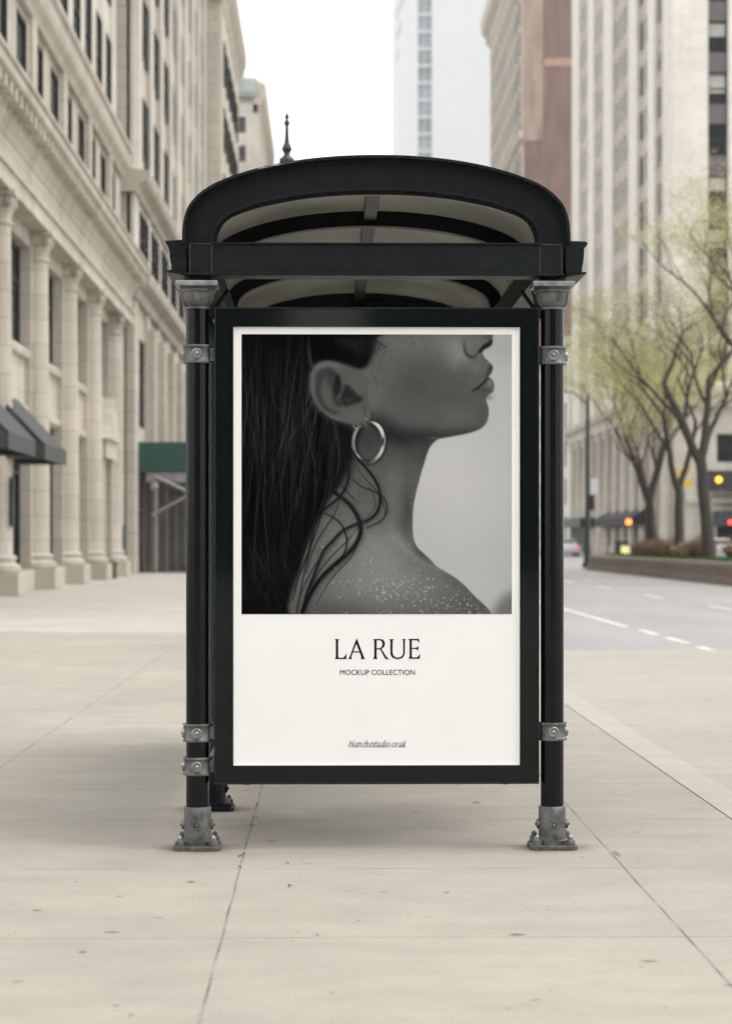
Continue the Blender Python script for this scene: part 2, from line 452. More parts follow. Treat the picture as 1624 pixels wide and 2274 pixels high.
structure("ground", MB().box(-450, 450, -160, 800, -1.2, -0.16), M_GROUND)
structure("pavement", MB().box(-8.6, 1.78, -60, 30.3, -0.6, 0.0), M_WALK)
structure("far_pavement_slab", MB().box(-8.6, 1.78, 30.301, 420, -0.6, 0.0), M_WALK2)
structure("curb", MB().box(1.785, 1.981, -60, 420, -0.5, 0.002), M_CURB)
structure("joint_filler", MB().box(1.7805, 1.7845, -60, 30, -0.3, -0.004).box(1.9815, 1.9845, -60, 25, -0.3, -0.012), mat("grey_mortar", (0.17, 0.155, 0.135), 0.9))
structure("bus_bay_pavement", MB().prism([(1.985, -60), (9.0, -60), (9.0, 24.2), (8.6, 25.0), (7.8, 25.3), (1.985, 25.3)], 'z', -0.5, -0.008), M_BULB)
structure("road", MB().prism([(1.985, 25.3), (7.8, 25.3), (8.6, 25.0), (9.0, 24.2), (9.0, -60), (23.4, -60), (23.4, 420), (1.985, 420)], 'z', -0.15, -0.13), M_ROAD)
structure("far_pavement", MB().box(23.4, 60, -60, 420, -0.5, 0.0), M_BULB)
lines = MB()
def stripe(x, y0, y1, w=0.13):
    lines.box(x - w/2, x + w/2, y0, y1, -0.129, -0.1255)
stripe(4.68, 35.2, 62)
for y0, y1 in ((32.2, 34.0), (29.6, 31.3), (26.9, 28.6)): stripe(4.74, y0, y1)
for k in range(6): stripe(7.9, 43.2 + k*9.7, 46.4 + k*9.7, 0.15)
structure("road_marking", lines, M_LINE)

# dry leaves and seed husks lying on the slabs
def leaf_mesh(seed):
    r = random.Random(seed)
    L_ = r.uniform(0.009, 0.017); W = L_*r.uniform(0.3, 0.5)
    mb = MB(); n = 7; vs = []; a = r.uniform(0, 6.28)
    ca, sa = math.cos(a), math.sin(a)
    for top in (1, 0):
        for side in (1, -1):
            for i in range(n):
                t = i/(n-1)
                x = (t - 0.5)*2*L_; y = side*W*math.sin(math.pi*t)**0.8
                z = 0.001 + 0.006*abs(side*math.sin(math.pi*t)) + 0.006*t*t - (0.0008 if not top else 0)
                vs.append((x*ca - y*sa, x*sa + y*ca, z))
    fs = []
    for t in (0, 2*n):
        for i in range(n-1):
            fs.append((t+i, t+i+1, t+n+i+1, t+n+i))
    for i in range(n-1):
        fs += [(i, 2*n+i, 2*n+i+1, i+1), (n+i, n+i+1, 3*n+i+1, 3*n+i)]
    return mb.add(vs, fs)
leaf_px = [(557, 1835), (541, 1898), (536, 1903), (531, 1928), (637, 1920), (643, 1970), (566, 1818), (571, 1790)]
for i, (px, py) in enumerate(leaf_px):
    Y = FOCAL*CAM_Z/(py - 1200)
    x, _ = P(px, py, Y)
    lab = "small dry brown leaf caught in the pavement joint beside the shelter's left post" if i not in (4, 5) else \
        ("single dark leaf lying on the open slab in front of the poster" if i == 4 else "tiny dark leaf fragment lying nearer than the leaf in front of the poster")
    solo("fallen_leaf", lab, "leaf", leaf_mesh(i), M_LEAFDRY, (0,0,0), "leaves fallen on the pavement").location = (x, Y, 0.001)

# ------------------------------------------------------------------ the bus shelter
YF = 8.93                      # front of the roof frame
YP = 9.0                       # post centres
Y_RIBS = (10.3, 12.0, 13.7)
YEND = 13.75
cxm, _ = P(835, 1200, 9.0)
XL = P(438.5, 1200, YP)[0]; XR = P(1225, 1200, YP)[0]
S = Thing("bus_shelter", "black metal bus shelter with barrel roof and a framed poster at its end", "bus shelter", (cxm, YP, 0))

def zz(py, Y=YP): return CAM_Z + Y*(1200 - py)/FOCAL/1.0

def boss(mb, x, y, z, d, r=0.019, h=0.006, bolt=True):
    prof = [(r, -0.012), (r, h*0.6), (r*0.9, h), (r*0.62, h), (r*0.56, h*0.75), (r*0.38, h*0.75), (r*0.33, h*1.5), (r*0.2, h*1.9)]
    mb.disc((x, y, z), d, prof, 24)

def post(x, y, collars, cap=True, top=2.27, full=True):
    pb = MB(); pb.lathe([(0.0462, 0.1), (0.0462, top)], x, y, 48)
    p = S.part("post", pb, M_POST, smooth=40)
    # foot
    fl = MB()
    h = 0.094; c = 0.018
    fl.prism([(x-h, y-h+c), (x-h+c, y-h), (x+h-c, y-h), (x+h, y-h+c), (x+h, y+h-c), (x+h-c, y+h), (x-h+c, y+h), (x-h, y+h-c)], 'z', 0.0, 0.017)
    S.part("base_plate", fl, M_RUSTY if full else M_PAINT, p, bevel=0.003)
    fb = MB()
    fb.lathe([(0.066, 0.015), (0.066, 0.034), (0.062, 0.0365), (0.0555, 0.037), (0.0545, 0.13), (0.0545, 0.164), (0.0525, 0.168), (0.047, 0.168)], x, y, 48)
    for sx in (-1, 1):
        for sy in (-1, 1):
            fb.lathe([(0.0185, 0.0155), (0.0185, 0.036), (0.017, 0.0375)], x+sx*0.066, y+sy*0.066, 20)
    for d in ((0,-1,0), (1,0,0), (-1,0,0)):
        boss(fb, x + d[0]*0.0545, y + d[1]*0.0545, 0.096, d, 0.0195, 0.008)
    S.part("foot_socket", fb, M_CAST if full else M_PAINT, p, smooth=40)
    for sx in (-1, 1):
        for sy in (-1, 1):
            bb = MB(); bx_, by_ = x+sx*0.066, y+sy*0.066
            bb.lathe([(0.0155, 0.0374), (0.0155, 0.0395), (0.011, 0.040), (0.0115, 0.0495), (0.0085, 0.056), (0.003, 0.060)], bx_, by_, 6 if sy < 0 else 12)
            S.part("anchor_bolt", bb, M_STEEL if (full and sy < 0) else M_RUSTY, p, smooth=30)
    for zc in collars:
        cb = MB(); hh = 0.036
        cb.lathe([(0.046, zc-hh), (0.0575, zc-hh), (0.0585, zc-hh+0.003), (0.0585, zc-hh+0.0075), (0.0565, zc-hh+0.0095), (0.0553, zc-hh+0.011),
                  (0.0553, zc+hh-0.011), (0.0565, zc+hh-0.0095), (0.0585, zc+hh-0.0075), (0.0585, zc+hh-0.003), (0.0575, zc+hh), (0.046, zc+hh)], x, y, 48)
        side = 1 if x < cxm else -1
        cb.box(x + side*0.045, x + side*0.075, y - 0.022, y + 0.022, zc - 0.026, zc + 0.026)
        S.part("collar", cb, M_CAST, p, smooth=40)
        for d in ((0,-1,0), (-side,0,0)):
            sb = MB(); boss(sb, x + d[0]*0.0555, y + d[1]*0.0555, zc, d, 0.021, 0.006)
            S.part("set_screw", sb, M_STEEL, p, smooth=35)
    if cap:
        z0 = zz(687); z1 = zz(628)
        cp = MB()
        cp.lathe([(0.0475, z0-0.003), (0.0525, z0-0.002), (0.0535, z0+0.003), (0.0525, z0+0.007), (0.051, z0+0.0085), (0.0525, z0+0.010), (0.056, z0+0.014), (0.0615, z0+0.024),
                  (0.065, z0+0.040), (0.0665, z0+0.058), (0.0672, z0+0.062), (0.0715, z0+0.066), (0.0745, z0+0.071), (0.0745, z0+0.076), (0.071, z0+0.079), (0.074, z0+0.083), (0.0775, z0+0.0865), (0.0775, z1-0.0195)], x, y, 48)
        for a in (-2.62, -0.52, 0.52, 2.62):
            ca, sa = math.cos(a), math.sin(a)
            cp.tube([(x+ca*0.052, y+sa*0.052, z0+0.008), (x+ca*0.062, y+sa*0.062, z0+0.022), (x+ca*0.0665, y+sa*0.0665, z0+0.06)], 0.0042, 6)
        # raised casting mark on the front of the bowl
        for dx in (-0.022, 0.022):
            cp.box(x+dx-0.0025, x+dx+0.0025, y-0.0655, y-0.058, z0+0.033, z0+0.056)
        q = []
        for i in range(13):
            t = i/12*math.pi*3
            q.append((x - 0.03 + 0.06*i/12, y - 0.0615 - 0.002*math.sin(math.pi*i/12), z0 + 0.03 + 0.0075*math.cos(t + math.pi)))
        cp.tube(q, 0.0016, 5)
        S.part("capital", cp, M_CAST, p, smooth=38)
        ab = MB(); ab.box(x-0.083, x+0.083, y-0.083, y+0.083, z1-0.02, z1)
        S.part("abacus", ab, M_STEEL, p, bevel=0.002)
        nk = MB(); nk.lathe([(0.058, z1), (0.055, z1+0.012), (0.049, z1+0.028)], x, y, 32)
        nk.disc((x+0.002, y-0.05, z1+0.011), (0,-1,0), [(0.0115, 0), (0.0115, 0.007), (0.0075, 0.0075)], 16)
        S.part("neck", nk, M_PAINT, p, smooth=40)
        nh = MB(); nh.disc((x+0.002, y-0.0572, z1+0.011), (0,-1,0), [(0.007, 0.0), (0.0065, 0.001)], 16)
        S.part("bolt_hole", nh, M_BACKGLASS, p)
    return p

post(XL, YP, [zz(787.5), zz(1626), zz(1700)])
post(XR, YP, [zz(790), zz(1624)])
for y in Y_RIBS:
    post(XL, y, [], False, 2.35, False)
post(XR, Y_RIBS[-1], [], False, 2.35, False)

# roof outline in the plane Y = YF (picture points of the outer edge, left half)
half_px = [(404.5, 541), (404.5, 518), (407.5, 490), (415, 464), (429, 443), (450, 423.5), (479, 406), (520, 389.5), (565, 375.5), (620, 363), (680, 353.5), (740, 347.7), (790, 345.2), (834.5, 344.5)]
outer_px = spline(half_px + [(1669 - x, y) for x, y in half_px[-2::-1]], 5)
inner_half = [(469.5, 541), (471.5, 518), (479, 499.5), (490, 484), (505, 472), (530, 460.5), (567, 448.2), (610, 438.3), (671, 427.5), (733, 421), (780, 418.2), (834.5, 417.4)]
inner_px = spline(inner_half + [(1669 - x, y) for x, y in inner_half[-2::-1]], 6)
def topl(pxs, Y=YF): return [P(x, y, Y) for x, y in pxs]
def resample(c, n):
    c = np.array(c); d = np.r_[0, np.cumsum(np.hypot(*np.diff(c, axis=0).T))]
    t = np.linspace(0, d[-1], n)
    return [(float(np.interp(s, d, c[:,0])), float(np.interp(s, d, c[:,1]))) for s in t]
def inset(c, d):
    c = np.array(c); t = np.gradient(c, axis=0); t /= np.linalg.norm(t, axis=1)[:,None]
    n = np.stack([t[:,1], -t[:,0]], 1)
    return [tuple(p) for p in c + n*d]
NR = 97
OUT = resample(topl(outer_px), NR)
INN = resample(topl(inner_px), NR)
rim = MB().band(OUT, inset(OUT, 0.011), YF-0.012, YF+0.10)
S.part("roof_rim", rim, M_TRIM, smooth=35)
face = MB().band(inset(OUT, 0.011), INN, YF+0.034, YF+0.075)
face_o = S.part("roof_fascia", face, M_PAINT, smooth=30)
lip = MB().band(inset(INN, -0.008), inset(INN, 0.0045), YF+0.018, YF+0.085)
S.part("fascia_lip", lip, M_PAINT, face_o, smooth=40)
lip2 = MB().band(inset(INN, 0.0045), inset(INN, 0.0185), YF+0.055, YF+0.075)
S.part("glazing_bead", lip2, M_TRIM, face_o, smooth=40)
chp = random.Random(9)
cq = [OUT[k] for k in range(24, 34)]
chip = MB().tube([(x, YF-0.0125, z-0.004+chp.uniform(-.002, .002)) for x, z in cq], [chp.choice([.0003, .0005, .0016, .0022]) for _ in cq], 5)
S.part("paint_chip", chip, mat("bare_metal_chip", (0.4, 0.39, 0.37), 0.5), face_o)
seam = MB().band(inset(OUT, 0.033), inset(OUT, 0.0352), YF+0.031, YF+0.04)
S.part("fascia_seam", seam, M_TRIM, face_o, smooth=40)

# translucent ribbed roof sheet
def roof_sheet():
    m = bpy.data.materials.new("smoked_ribbed_sheet"); m.use_nodes = True
    nt = m.node_tree; nt.nodes.clear(); N = nt.nodes.new; L = nt.links.new
    out = N('ShaderNodeOutputMaterial')
    geo = N('ShaderNodeNewGeometry'); sp = N('ShaderNodeSeparateXYZ'); L(geo.outputs['Position'], sp.inputs[0])
    w = N('ShaderNodeMath'); w.operation = 'PINGPONG'; w.inputs[1].default_value = 0.0062; L(sp.outputs['X'], w.inputs[0])
    r = N('ShaderNodeMapRange'); r.inputs['From Max'].default_value = 0.0062; r.inputs['To Min'].default_value = 0.5; r.inputs['To Max'].default_value = 1.3
    L(w.outputs[0], r.inputs['Value'])
    nz = N('ShaderNodeTexNoise'); nz.inputs['Scale'].default_value = 2.2; L(geo.outputs['Position'], nz.inputs['Vector'])
    r2 = N('ShaderNodeMapRange'); r2.inputs['From Min'].default_value = 0.35; r2.inputs['From Max'].default_value = 0.65; r2.inputs['To Min'].default_value = 0.78; r2.inputs['To Max'].default_value = 1.1
    L(nz.outputs['Fac'], r2.inputs['Value'])
    mu = N('ShaderNodeMath'); mu.operation = 'MULTIPLY'; L(r.outputs[0], mu.inputs[0]); L(r2.outputs[0], mu.inputs[1])
    mx = N('ShaderNodeMix'); mx.data_type = 'RGBA'; mx.blend_type = 'MULTIPLY'; mx.inputs['Factor'].default_value = 1
    mx.inputs[6].default_value = (0.30, 0.292, 0.258, 1); L(mu.outputs[0], mx.inputs[7])
    tr = N('ShaderNodeBsdfTranslucent'); L(mx.outputs[2], tr.inputs['Color'])
    gl = N('ShaderNodeBsdfPrincipled'); gl.inputs['Base Color'].default_value = (0.22, 0.214, 0.19, 1); gl.inputs['Roughness'].default_value = 0.35
    ms = N('ShaderNodeMixShader'); ms.inputs[0].default_value = 0.42
    L(tr.outputs[0], ms.inputs[1]); L(gl.outputs[0], ms.inputs[2]); L(ms.outputs[0], out.inputs['Surface'])
    return m
M_SHEET = roof_sheet()
# the rib line of the inner ribs sits a little under the sheet
SK = inset(OUT, 0.020)
BAYS = [(YF+0.08, Y_RIBS[0]), (Y_RIBS[0], Y_RIBS[1]), (Y_RIBS[1], Y_RIBS[2])]
mid = NR // 2
for y0, y1 in BAYS:
    for i0, i1 in ((0, mid), (mid, NR-1)):
        seg = SK[i0:i1+1]
        sh = MB(); vs = []; n = len(seg)
        # single sheet 4 mm thick
        sh.band(seg, inset(seg, 0.004), y0, y1)
        S.part("roof_sheet", sh, M_SHEET, smooth=40)
for y in Y_RIBS:
    dp = 0.094 if y < Y_RIBS[-1] else 0.30
    S.part("roof_rib", MB().band(inset(OUT, 0.026), inset(OUT, dp), y-0.035, y+0.035), M_PAINT, smooth=40)
zc = OUT[mid][1]; xc = OUT[mid][0]
rd = MB(); rd.box(xc-0.029, xc+0.029, YF+0.09, YEND, zc-0.068, zc-0.0245)
S.part("ridge_bar", rd, mat("ridge_grey", (0.022, 0.024, 0.025), 0.45, 0, 0.15, 5, 0.2, 200, spec=0.2), bevel=0.003)
# end beam across the front, with end blocks and weld seams
def bx(px0, px1, py0, py1, Y): 
    x0, z1 = P(px0, py0, Y); x1, z0 = P(px1, py1, Y)
    return x0, x1, z0, z1
x0, x1, zb0, zb1 = bx(413, 1251, 541, 611, YF)
bm_ = MB(); bm_.box(x0+0.012, x1-0.012, YF+0.004, YF+0.12, zb0+0.008, zb1)
beam = S.part("end_beam", bm_, M_PAINT, bevel=0.002)
S.part("beam_flange", MB().box(x0, x1, YF-0.006, YF+0.124, zb0-0.004, zb0+0.008), M_PAINT, beam, bevel=0.002)
tb = MB(); xa, xb = P(468, 541, YF)[0], P(1199, 541, YF)[0]
tb.tube([(xa, YF+0.001, zb1+0.002), (xb, YF+0.001, zb1+0.002)], 0.0045, 8)
S.part("beam_bead", tb, M_PAINT, beam, smooth=60)
rw = random.Random(4)
M_WELD = mat("weld_paint", (0.03, 0.034, 0.036), 0.35, 0, 0.3, 30, 0.4, 300)
def weld(p, q, n=26, r=0.0024):
    p, q = Vector(p), Vector(q)
    pts = [p.lerp(q, i/n) + Vector((rw.uniform(-.0008, .0008), 0, rw.uniform(-.0008, .0008))) for i in range(n+1)]
    wb = MB().tube(pts, [r*rw.uniform(0.6, 1.35) for _ in pts], 6)
    S.part("weld_seam", wb, M_WELD, beam, smooth=60)
yw = YF + 0.0035
for xs in (P(421, 541, YF)[0], P(469.5, 541, YF)[0], P(1198, 541, YF)[0], P(1246, 541, YF)[0]):
    weld((xs, yw, zb0+0.008), (xs, yw, zb1))
for a, b in ((421, 469), (1198, 1246)):
    weld((P(a, 541, YF)[0], yw, zb1), (P(b, 541, YF)[0], yw, zb1), 14)
# eave beams and gutters along both sides
for sgn in (-1, 1):
    xe = x0 + 0.014 if sgn < 0 else x1 - 0.014
    xi = xe - sgn*0.085
    eb = MB().box(xe, xi, YF+0.121, YEND, zb0+0.006, zb1-0.002)
    S.part("eave_beam", eb, M_PAINT, bevel=0.002)
    if sgn < 0:
        gp = [(413.5, 531), (405, 531.5), (372, 533.5), (366, 533), (367.5, 539), (373, 546), (376, 560), (376.5, 571), (381, 596), (379, 598.5), (366.5, 599.5), (368, 602.5), (413.5, 612)]
    else:
        gp = [(1256, 537), (1264, 534), (1298, 535.5), (1304, 537.5), (1303, 544), (1296.5, 549), (1296, 565), (1295, 577), (1291, 600), (1292, 603), (1303, 604), (1301, 607), (1256, 614)]
    pts = [P(a, b, YF+0.02) for a, b in gp]
    S.part("gutter", MB().prism(pts, 'y', YF+0.025, YEND), M_PAINT, bevel=0.0015)
    # mitred return at the gutter's mouth
    gl_ = [(x, z) for x, z in pts]
    mx_ = MB(); xm = pts[0][0]
    mid_z = P(0, 571 if sgn < 0 else 577, YF+0.02)[1]
    lo_z = P(0, 597 if sgn < 0 else 602, YF+0.02)[1]
    S.part("gutter_mouth", MB().prism([(xm, mid_z), (pts[7][0]-sgn*0.001, mid_z), (pts[8][0]-sgn*0.002, lo_z), (xm, lo_z)], 'y', YF+0.0215, YF+0.0245), M_TRIM)
# bracket plates below the gutters, beside the capitals
for sgn, xp in ((-1, XL), (1, XR)):
    br_ = MB()
    xo = xp - sgn*0.055
    br_.prism([(YP-0.02, zz(622)), (YP+0.28, zz(622)), (YP+0.02, zz(700)), (YP-0.02, zz(700))], 'x', xo-0.006, xo+0.006)
    S.part("bracket", br_, M_PAINT, bevel=0.001)
    kn = MB(); kn.tube([(xp - sgn*0.04, YP+0.06, zz(702)), (xp - sgn*0.12, YP+0.06, zz(640))], 0.008, 8)
    S.part("knee_brace", kn, M_PAINT, smooth=60)
S.part("rear_beam", MB().box(x0+0.1, x1-0.1, YEND-0.08, YEND-0.01, zb0, zb1), M_PAINT)
# back wall panes between the left posts
m, nt, b = nodes_of("green_edge_glass")
b.inputs['Base Color'].default_value = (0.55, 0.68, 0.63, 1); b.inputs['Roughness'].default_value = 0.03
b.inputs['Transmission Weight'].default_value = 0.85; b.inputs['IOR'].default_value = 1.45
M_SIDEGLASS = m
gy = [YP] + list(Y_RIBS)
for a, c in zip(gy[:-1], gy[1:]):
    pane = MB().box(XL-0.004, XL+0.004, a+0.07, c-0.07, 0.32, 2.15)
    S.part("side_pane", pane, M_SIDEGLASS)
    for zr in (2.15, 0.28):
        S.part("side_rail", MB().box(XL-0.018, XL+0.018, a+0.05, c-0.05, zr, zr+.04), M_POST)

# ------------------------------------------------------------------ display case (part of the shelter)
YC = 8.965
c0x, c1x, c0z, c1z = bx(475.3, 1196.3, 682, 1741, YC)
cz = MB().box(c0x+0.004, c1x-0.004, YC+0.02, YC+0.12, c0z+0.004, c1z-0.004)
case = S.part("display_case", cz, M_TRIM, bevel=0.003)
def ring(mb, o, i, y0, y1):
    (a0, a1, b0, b1), (d0, d1, e0, e1) = o, i
    mb.box(a0, a1, y0, y1, e1, b1).box(a0, a1, y0, y1, b0, e0).box(a0, d0, y0, y1, e0, e1).box(d1, a1, y0, y1, e0, e1)
    return mb
oo = (c0x, c1x, c0z, c1z)
t = 0.0072
o2 = (c0x+t, c1x-t, c0z+t, c1z-t)
p0x, p1x, p0z, p1z = bx(517.5, 1153.5, 725.5, 1699.5, YC)
ring_mb = ring(MB(), oo, o2, YC-0.004, YC+0.0195)
S.part("case_frame", ring_mb, M_TRIM, case, bevel=0.0022)
S.part("glass_border", ring(MB(), o2, (p0x, p1x, p0z, p1z), YC, YC+0.006), M_BACKGLASS, case)
ti = 0.0022
S.part("inner_reveal", ring(MB(), (p0x, p1x, p0z, p1z), (p0x+ti, p1x-ti, p0z+ti, p1z-ti), YC+0.0025, YC+0.0195), M_WHITE_EDGE, case)
for px in (1122, 547):
    fx = P(px, 1741, YC)[0]
    S.part("case_latch", MB().prism([(fx-0.017, c0z+0.0035), (fx+0.017, c0z+0.0035), (fx+0.011, c0z-0.005), (fx-0.011, c0z-0.005)], 'y', YC+0.03, YC+0.08), M_TRIM, case)
for sgn, xs, zs in ((-1, XL, (787.5, 1626, 1700)), (1, XR, (790, 1624))):
    for k in zs:
        S.part("case_lug", MB().box(xs - sgn*0.046, (c0x if sgn < 0 else c1x) + (-sgn)*0.004, YC+0.05, YC+0.1, zz(k)-0.022, zz(k)+0.022), M_TRIM, case, bevel=0.003)
sw = MB(); sw.disc((c0x-0.002, YC+0.012, P(470, 712, YC)[1]), (0, -1, 0), [(0.0042, 0), (0.0042, 0.004), (0.002, 0.006)], 12)
sw.box(c0x-0.004, c0x+0.004, YC+0.008, YC+0.03, P(470, 712, YC)[1]-0.006, P(470, 712, YC)[1]+0.006)
S.part("case_screw", sw, M_STEEL, case, smooth=40)

# ------------------------------------------------------------------ the poster: a printed sheet inside the case
YS = YC + 0.011
PO = Thing("advertising_poster", "white advertising poster with a grey portrait photo and the words LA RUE", "poster", ((p0x+p1x)/2, YS, p0z))
sheet = PO.part("paper_sheet", MB().box(p0x+ti, p1x-ti, YS, YS+0.002, p0z+ti, p1z-ti), M_PAPER)

def paint_portrait(W, H):
    """Print tones (0..255 sRGB greys) of the portrait; drawing units are 1402 x 1457, origin at 85,112."""
    SS = 2
    w, h = W*SS, H*SS
    sx, sy = w/1402.0, h/1457.0
    yy, xx = np.mgrid[0:h, 0:w].astype(np.float32)
    X = 85 + (xx + .5)/sx; Yv = 112 + (yy + .5)/sy
    rng = np.random.default_rng(7)
    ky = np.fft.fftfreq(h*2)[:,None]; kx = np.fft.rfftfreq(w*2)[None,:]
    def blur(a, s):
        s = s*sx
        if s < 0.3: return a
        pad = np.pad(a, ((h//2, h - h//2), (w//2, w - w//2)), mode='edge')
        g = np.exp(-2*(math.pi*s)**2*(kx*kx + ky*ky))
        r = np.fft.irfft2(np.fft.rfft2(pad)*g, s=pad.shape)
        return r[h//2:h//2+h, w//2:w//2+w].astype(np.float32)
    def poly(pts, soft=0.0, smooth=True, per=8):
        q = spline(pts, per, True) if smooth else [np.array(p, float) for p in pts]
        q = np.array(q)
        x0 = max(0, int((q[:,0].min()-85)*sx)-1); x1 = min(w, int((q[:,0].max()-85)*sx)+2)
        y0 = max(0, int((q[:,1].min()-112)*sy)-1); y1 = min(h, int((q[:,1].max()-112)*sy)+2)
        out = np.zeros((h, w), np.float32)
        if x1 <= x0 or y1 <= y0: return out
        A = X[y0:y1, x0:x1]; B = Yv[y0:y1, x0:x1]
        ins = np.zeros(A.shape, bool)
        for (ax, ay), (bx_, by_) in zip(q, np.roll(q, -1, axis=0)):
            if ay == by_: continue
            c = (ay > B[:, :1]) != (by_ > B[:, :1])
            if not c.any(): continue
            xi = (bx_-ax)*(B[:, :1]-ay)/(by_-ay) + ax
            ins ^= c & (A < xi)
        out[y0:y1, x0:x1] = ins
        return blur(out, soft) if soft else out
    def stroke_mask(pts, wid, per=14, soft=0.0):
        """Tapered line: wid is a number or a list along the points (full width in drawing units)."""
        q = np.array(spline(pts, per))
        if hasattr(wid, '__len__'):
            wv = np.interp(np.linspace(0, 1, len(q)), np.linspace(0, 1, len(wid)), wid)
        else: wv = np.full(len(q), float(wid))
        d = np.r_[0, np.cumsum(np.hypot(*np.diff(q, axis=0).T))]
        n = max(4, int(d[-1]*sx*1.6))
        s_ = np.linspace(0, d[-1], n)
        px = (np.interp(s_, d, q[:,0]) - 85)*sx; py = (np.interp(s_, d, q[:,1]) - 112)*sy; r = np.interp(s_, d, wv)*sx/2
        out = np.zeros((h, w), np.float32)
        R = int(math.ceil(max(r.max(), 0.5) + 1))
        dy, dx = np.mgrid[-R:R+1, -R:R+1]
        ix, iy = np.floor(px).astype(int), np.floor(py).astype(int)
        for oy, ox in zip(dy.ravel(), dx.ravel()):
            tx, ty = ix+ox, iy+oy
            dist = np.hypot(tx + .5 - px, ty + .5 - py)
            val = np.clip(r + 0.5 - dist, 0, 1)*np.minimum(1, r*2)
            ok = (tx >= 0) & (tx < w) & (ty >= 0) & (ty < h) & (val > 0)
            np.maximum.at(out, (ty[ok], tx[ok]), val[ok].astype(np.float32))
        return blur(out, soft) if soft else out
    def mixin(img, mask, tone, a=1.0): return img + (tone - img)*(mask*a)
    def spot(cx, cy, rx, ry, ang=0.0):
        c, s = math.cos(ang), math.sin(ang)
        u = ((X-cx)*c + (Yv-cy)*s)/rx; v = (-(X-cx)*s + (Yv-cy)*c)/ry
        return np.exp(-(u*u + v*v))
    # backdrop
    img = np.full((h, w), 181, np.float32)
    img += 9*spot(1120, 780, 240, 260) + 5*spot(1300, 1000, 300, 300) - 14*spot(1500, 160, 220, 120) - 5*spot(1480, 1300, 160, 260)
    img = mixin(img, poly([(1385, 1600), (1395, 1545), (1430, 1490), (1470, 1462), (1510, 1450), (1510, 1600)], 22), 108, .95)
    # skin silhouette
    prof = [(1387, 100), (1388, 118), (1386, 136), (1378, 156), (1364, 171), (1350, 182), (1338, 196), (1335, 208), (1340, 220), (1350, 236), (1364, 250), (1380, 264), (1387, 280), (1386, 296),
            (1378, 314), (1366, 330), (1374, 340), (1386, 352), (1393, 374), (1392, 398), (1384, 414), (1368, 426), (1354, 440), (1354, 456), (1362, 476), (1368, 505), (1366, 538), (1355, 570), (1334, 595), (1300, 614),
            (1250, 629), (1190, 641), (1140, 650), (1110, 656), (1085, 672), (1062, 700), (1046, 738), (1032, 785), (1018, 828), (1003, 885), (988, 945), (977, 1000), (973, 1050), (972, 1100), (974, 1150), (982, 1190), (998, 1222), (1030, 1253), (1068, 1288), (1100, 1322),
            (1150, 1352), (1200, 1384), (1250, 1428), (1290, 1472), (1330, 1508), (1362, 1540), (1386, 1575), (1395, 1620), (60, 1620), (60, 80), (1387, 80)]
    skin = poly(prof, 2.2, True, 4)
    sk = np.full((h, w), 88, np.float32)
    sk += 15*spot(1010, 150, 260, 110) + 23*spot(1190, 170, 75, 70) + 17*spot(1255, 205, 45, 70, .5) + 11*spot(1300, 290, 40, 40) + 13*spot(1190, 250, 60, 60)
    sk += 9*spot(1295, 145, 60, 40) + 7*spot(1330, 240, 26, 40)
    sk -= 9*spot(1000, 340, 200, 130) + 4*spot(1150, 450, 220, 90)
    sk -= 20*spot(1250, 620, 210, 26, -.12) + 26*spot(990, 640, 190, 52, .05) + 10*spot(1330, 545, 40, 60)
    sk += 6*spot(1200, 530, 120, 40) + 8*spot(800, 330, 100, 90) + 9*spot(760, 470, 60, 110)
    sk -= 24*spot(800, 560, 90, 50, .5) + 24*spot(840, 640, 140, 60, .3)
    sk += 10*spot(880, 900, 70, 230, .12) - 15*spot(920, 730, 130, 90) - 14*spot(945, 1010, 30, 160) - 12*spot(1035, 720, 30, 90, .35) - 10*spot(930, 1110, 46, 120)
    sk += 28*spot(800, 1230, 200, 150) + 33*spot(830, 1420, 380, 150) + 14*spot(640, 1150, 150, 120) + 17*spot(900, 1190, 60, 34, .9)
    sk -= 20*spot(1015, 1245, 50, 26, .7) + 9*spot(1180, 1400, 60, 20, .6) + 12*spot(1300, 1530, 90, 60, .7) - 16*spot(1085, 1305, 42, 12, .75)
    sk -= 15*spot(560, 1560, 200, 60)
    lighter = poly([(900, 1180), (955, 1230), (1010, 1275), (1085, 1318), (1160, 1352), (1080, 1330), (990, 1290), (930, 1240)], 9)
    sk = mixin(sk, lighter, 140, .45)
    dark = poly([(985, 1240), (1030, 1262), (1066, 1296), (1090, 1320), (1040, 1300), (1000, 1270)], 8)
    sk = mixin(sk, dark, 74, .5)
    # skin grain
    gr = rng.standard_normal((h, w)).astype(np.float32)
    g1 = blur(gr, 2.5); g1 /= g1.std(); g2 = blur(gr, 14); g2 /= g2.std()
    sk += 0.7*g1 + 0.9*g2
    sk += 2*g1*spot(1215, 200, 90, 120, .4)
    img = img*(1-skin) + sk*skin
    # thin rim of light along jaw and neck edge
    img = mixin(img, stroke_mask([(1366, 545), (1352, 577), (1325, 602), (1260, 627), (1180, 643), (1110, 655)], 4, soft=2), 120, .5)
    img = mixin(img, stroke_mask([(1045, 655), (1080, 652), (1112, 652)], [2, 5, 2], soft=2), 150, .6)
    # nose and nostril
    img = mixin(img, poly([(1250, 100), (1240, 150), (1245, 195), (1262, 222), (1290, 226), (1310, 205), (1335, 178), (1352, 165), (1340, 130), (1310, 90)], 12), 100, .65)
    img = mixin(img, stroke_mask([(1243, 140), (1240, 175), (1248, 205), (1266, 226), (1290, 228), (1306, 212)], [4, 9, 14, 16, 12, 6], soft=5), 40, .8)
    img = mixin(img, poly([(1308, 208), (1322, 186), (1340, 170), (1362, 162), (1384, 142), (1385, 160), (1368, 178), (1345, 190), (1326, 206)], 3), 24, .9)
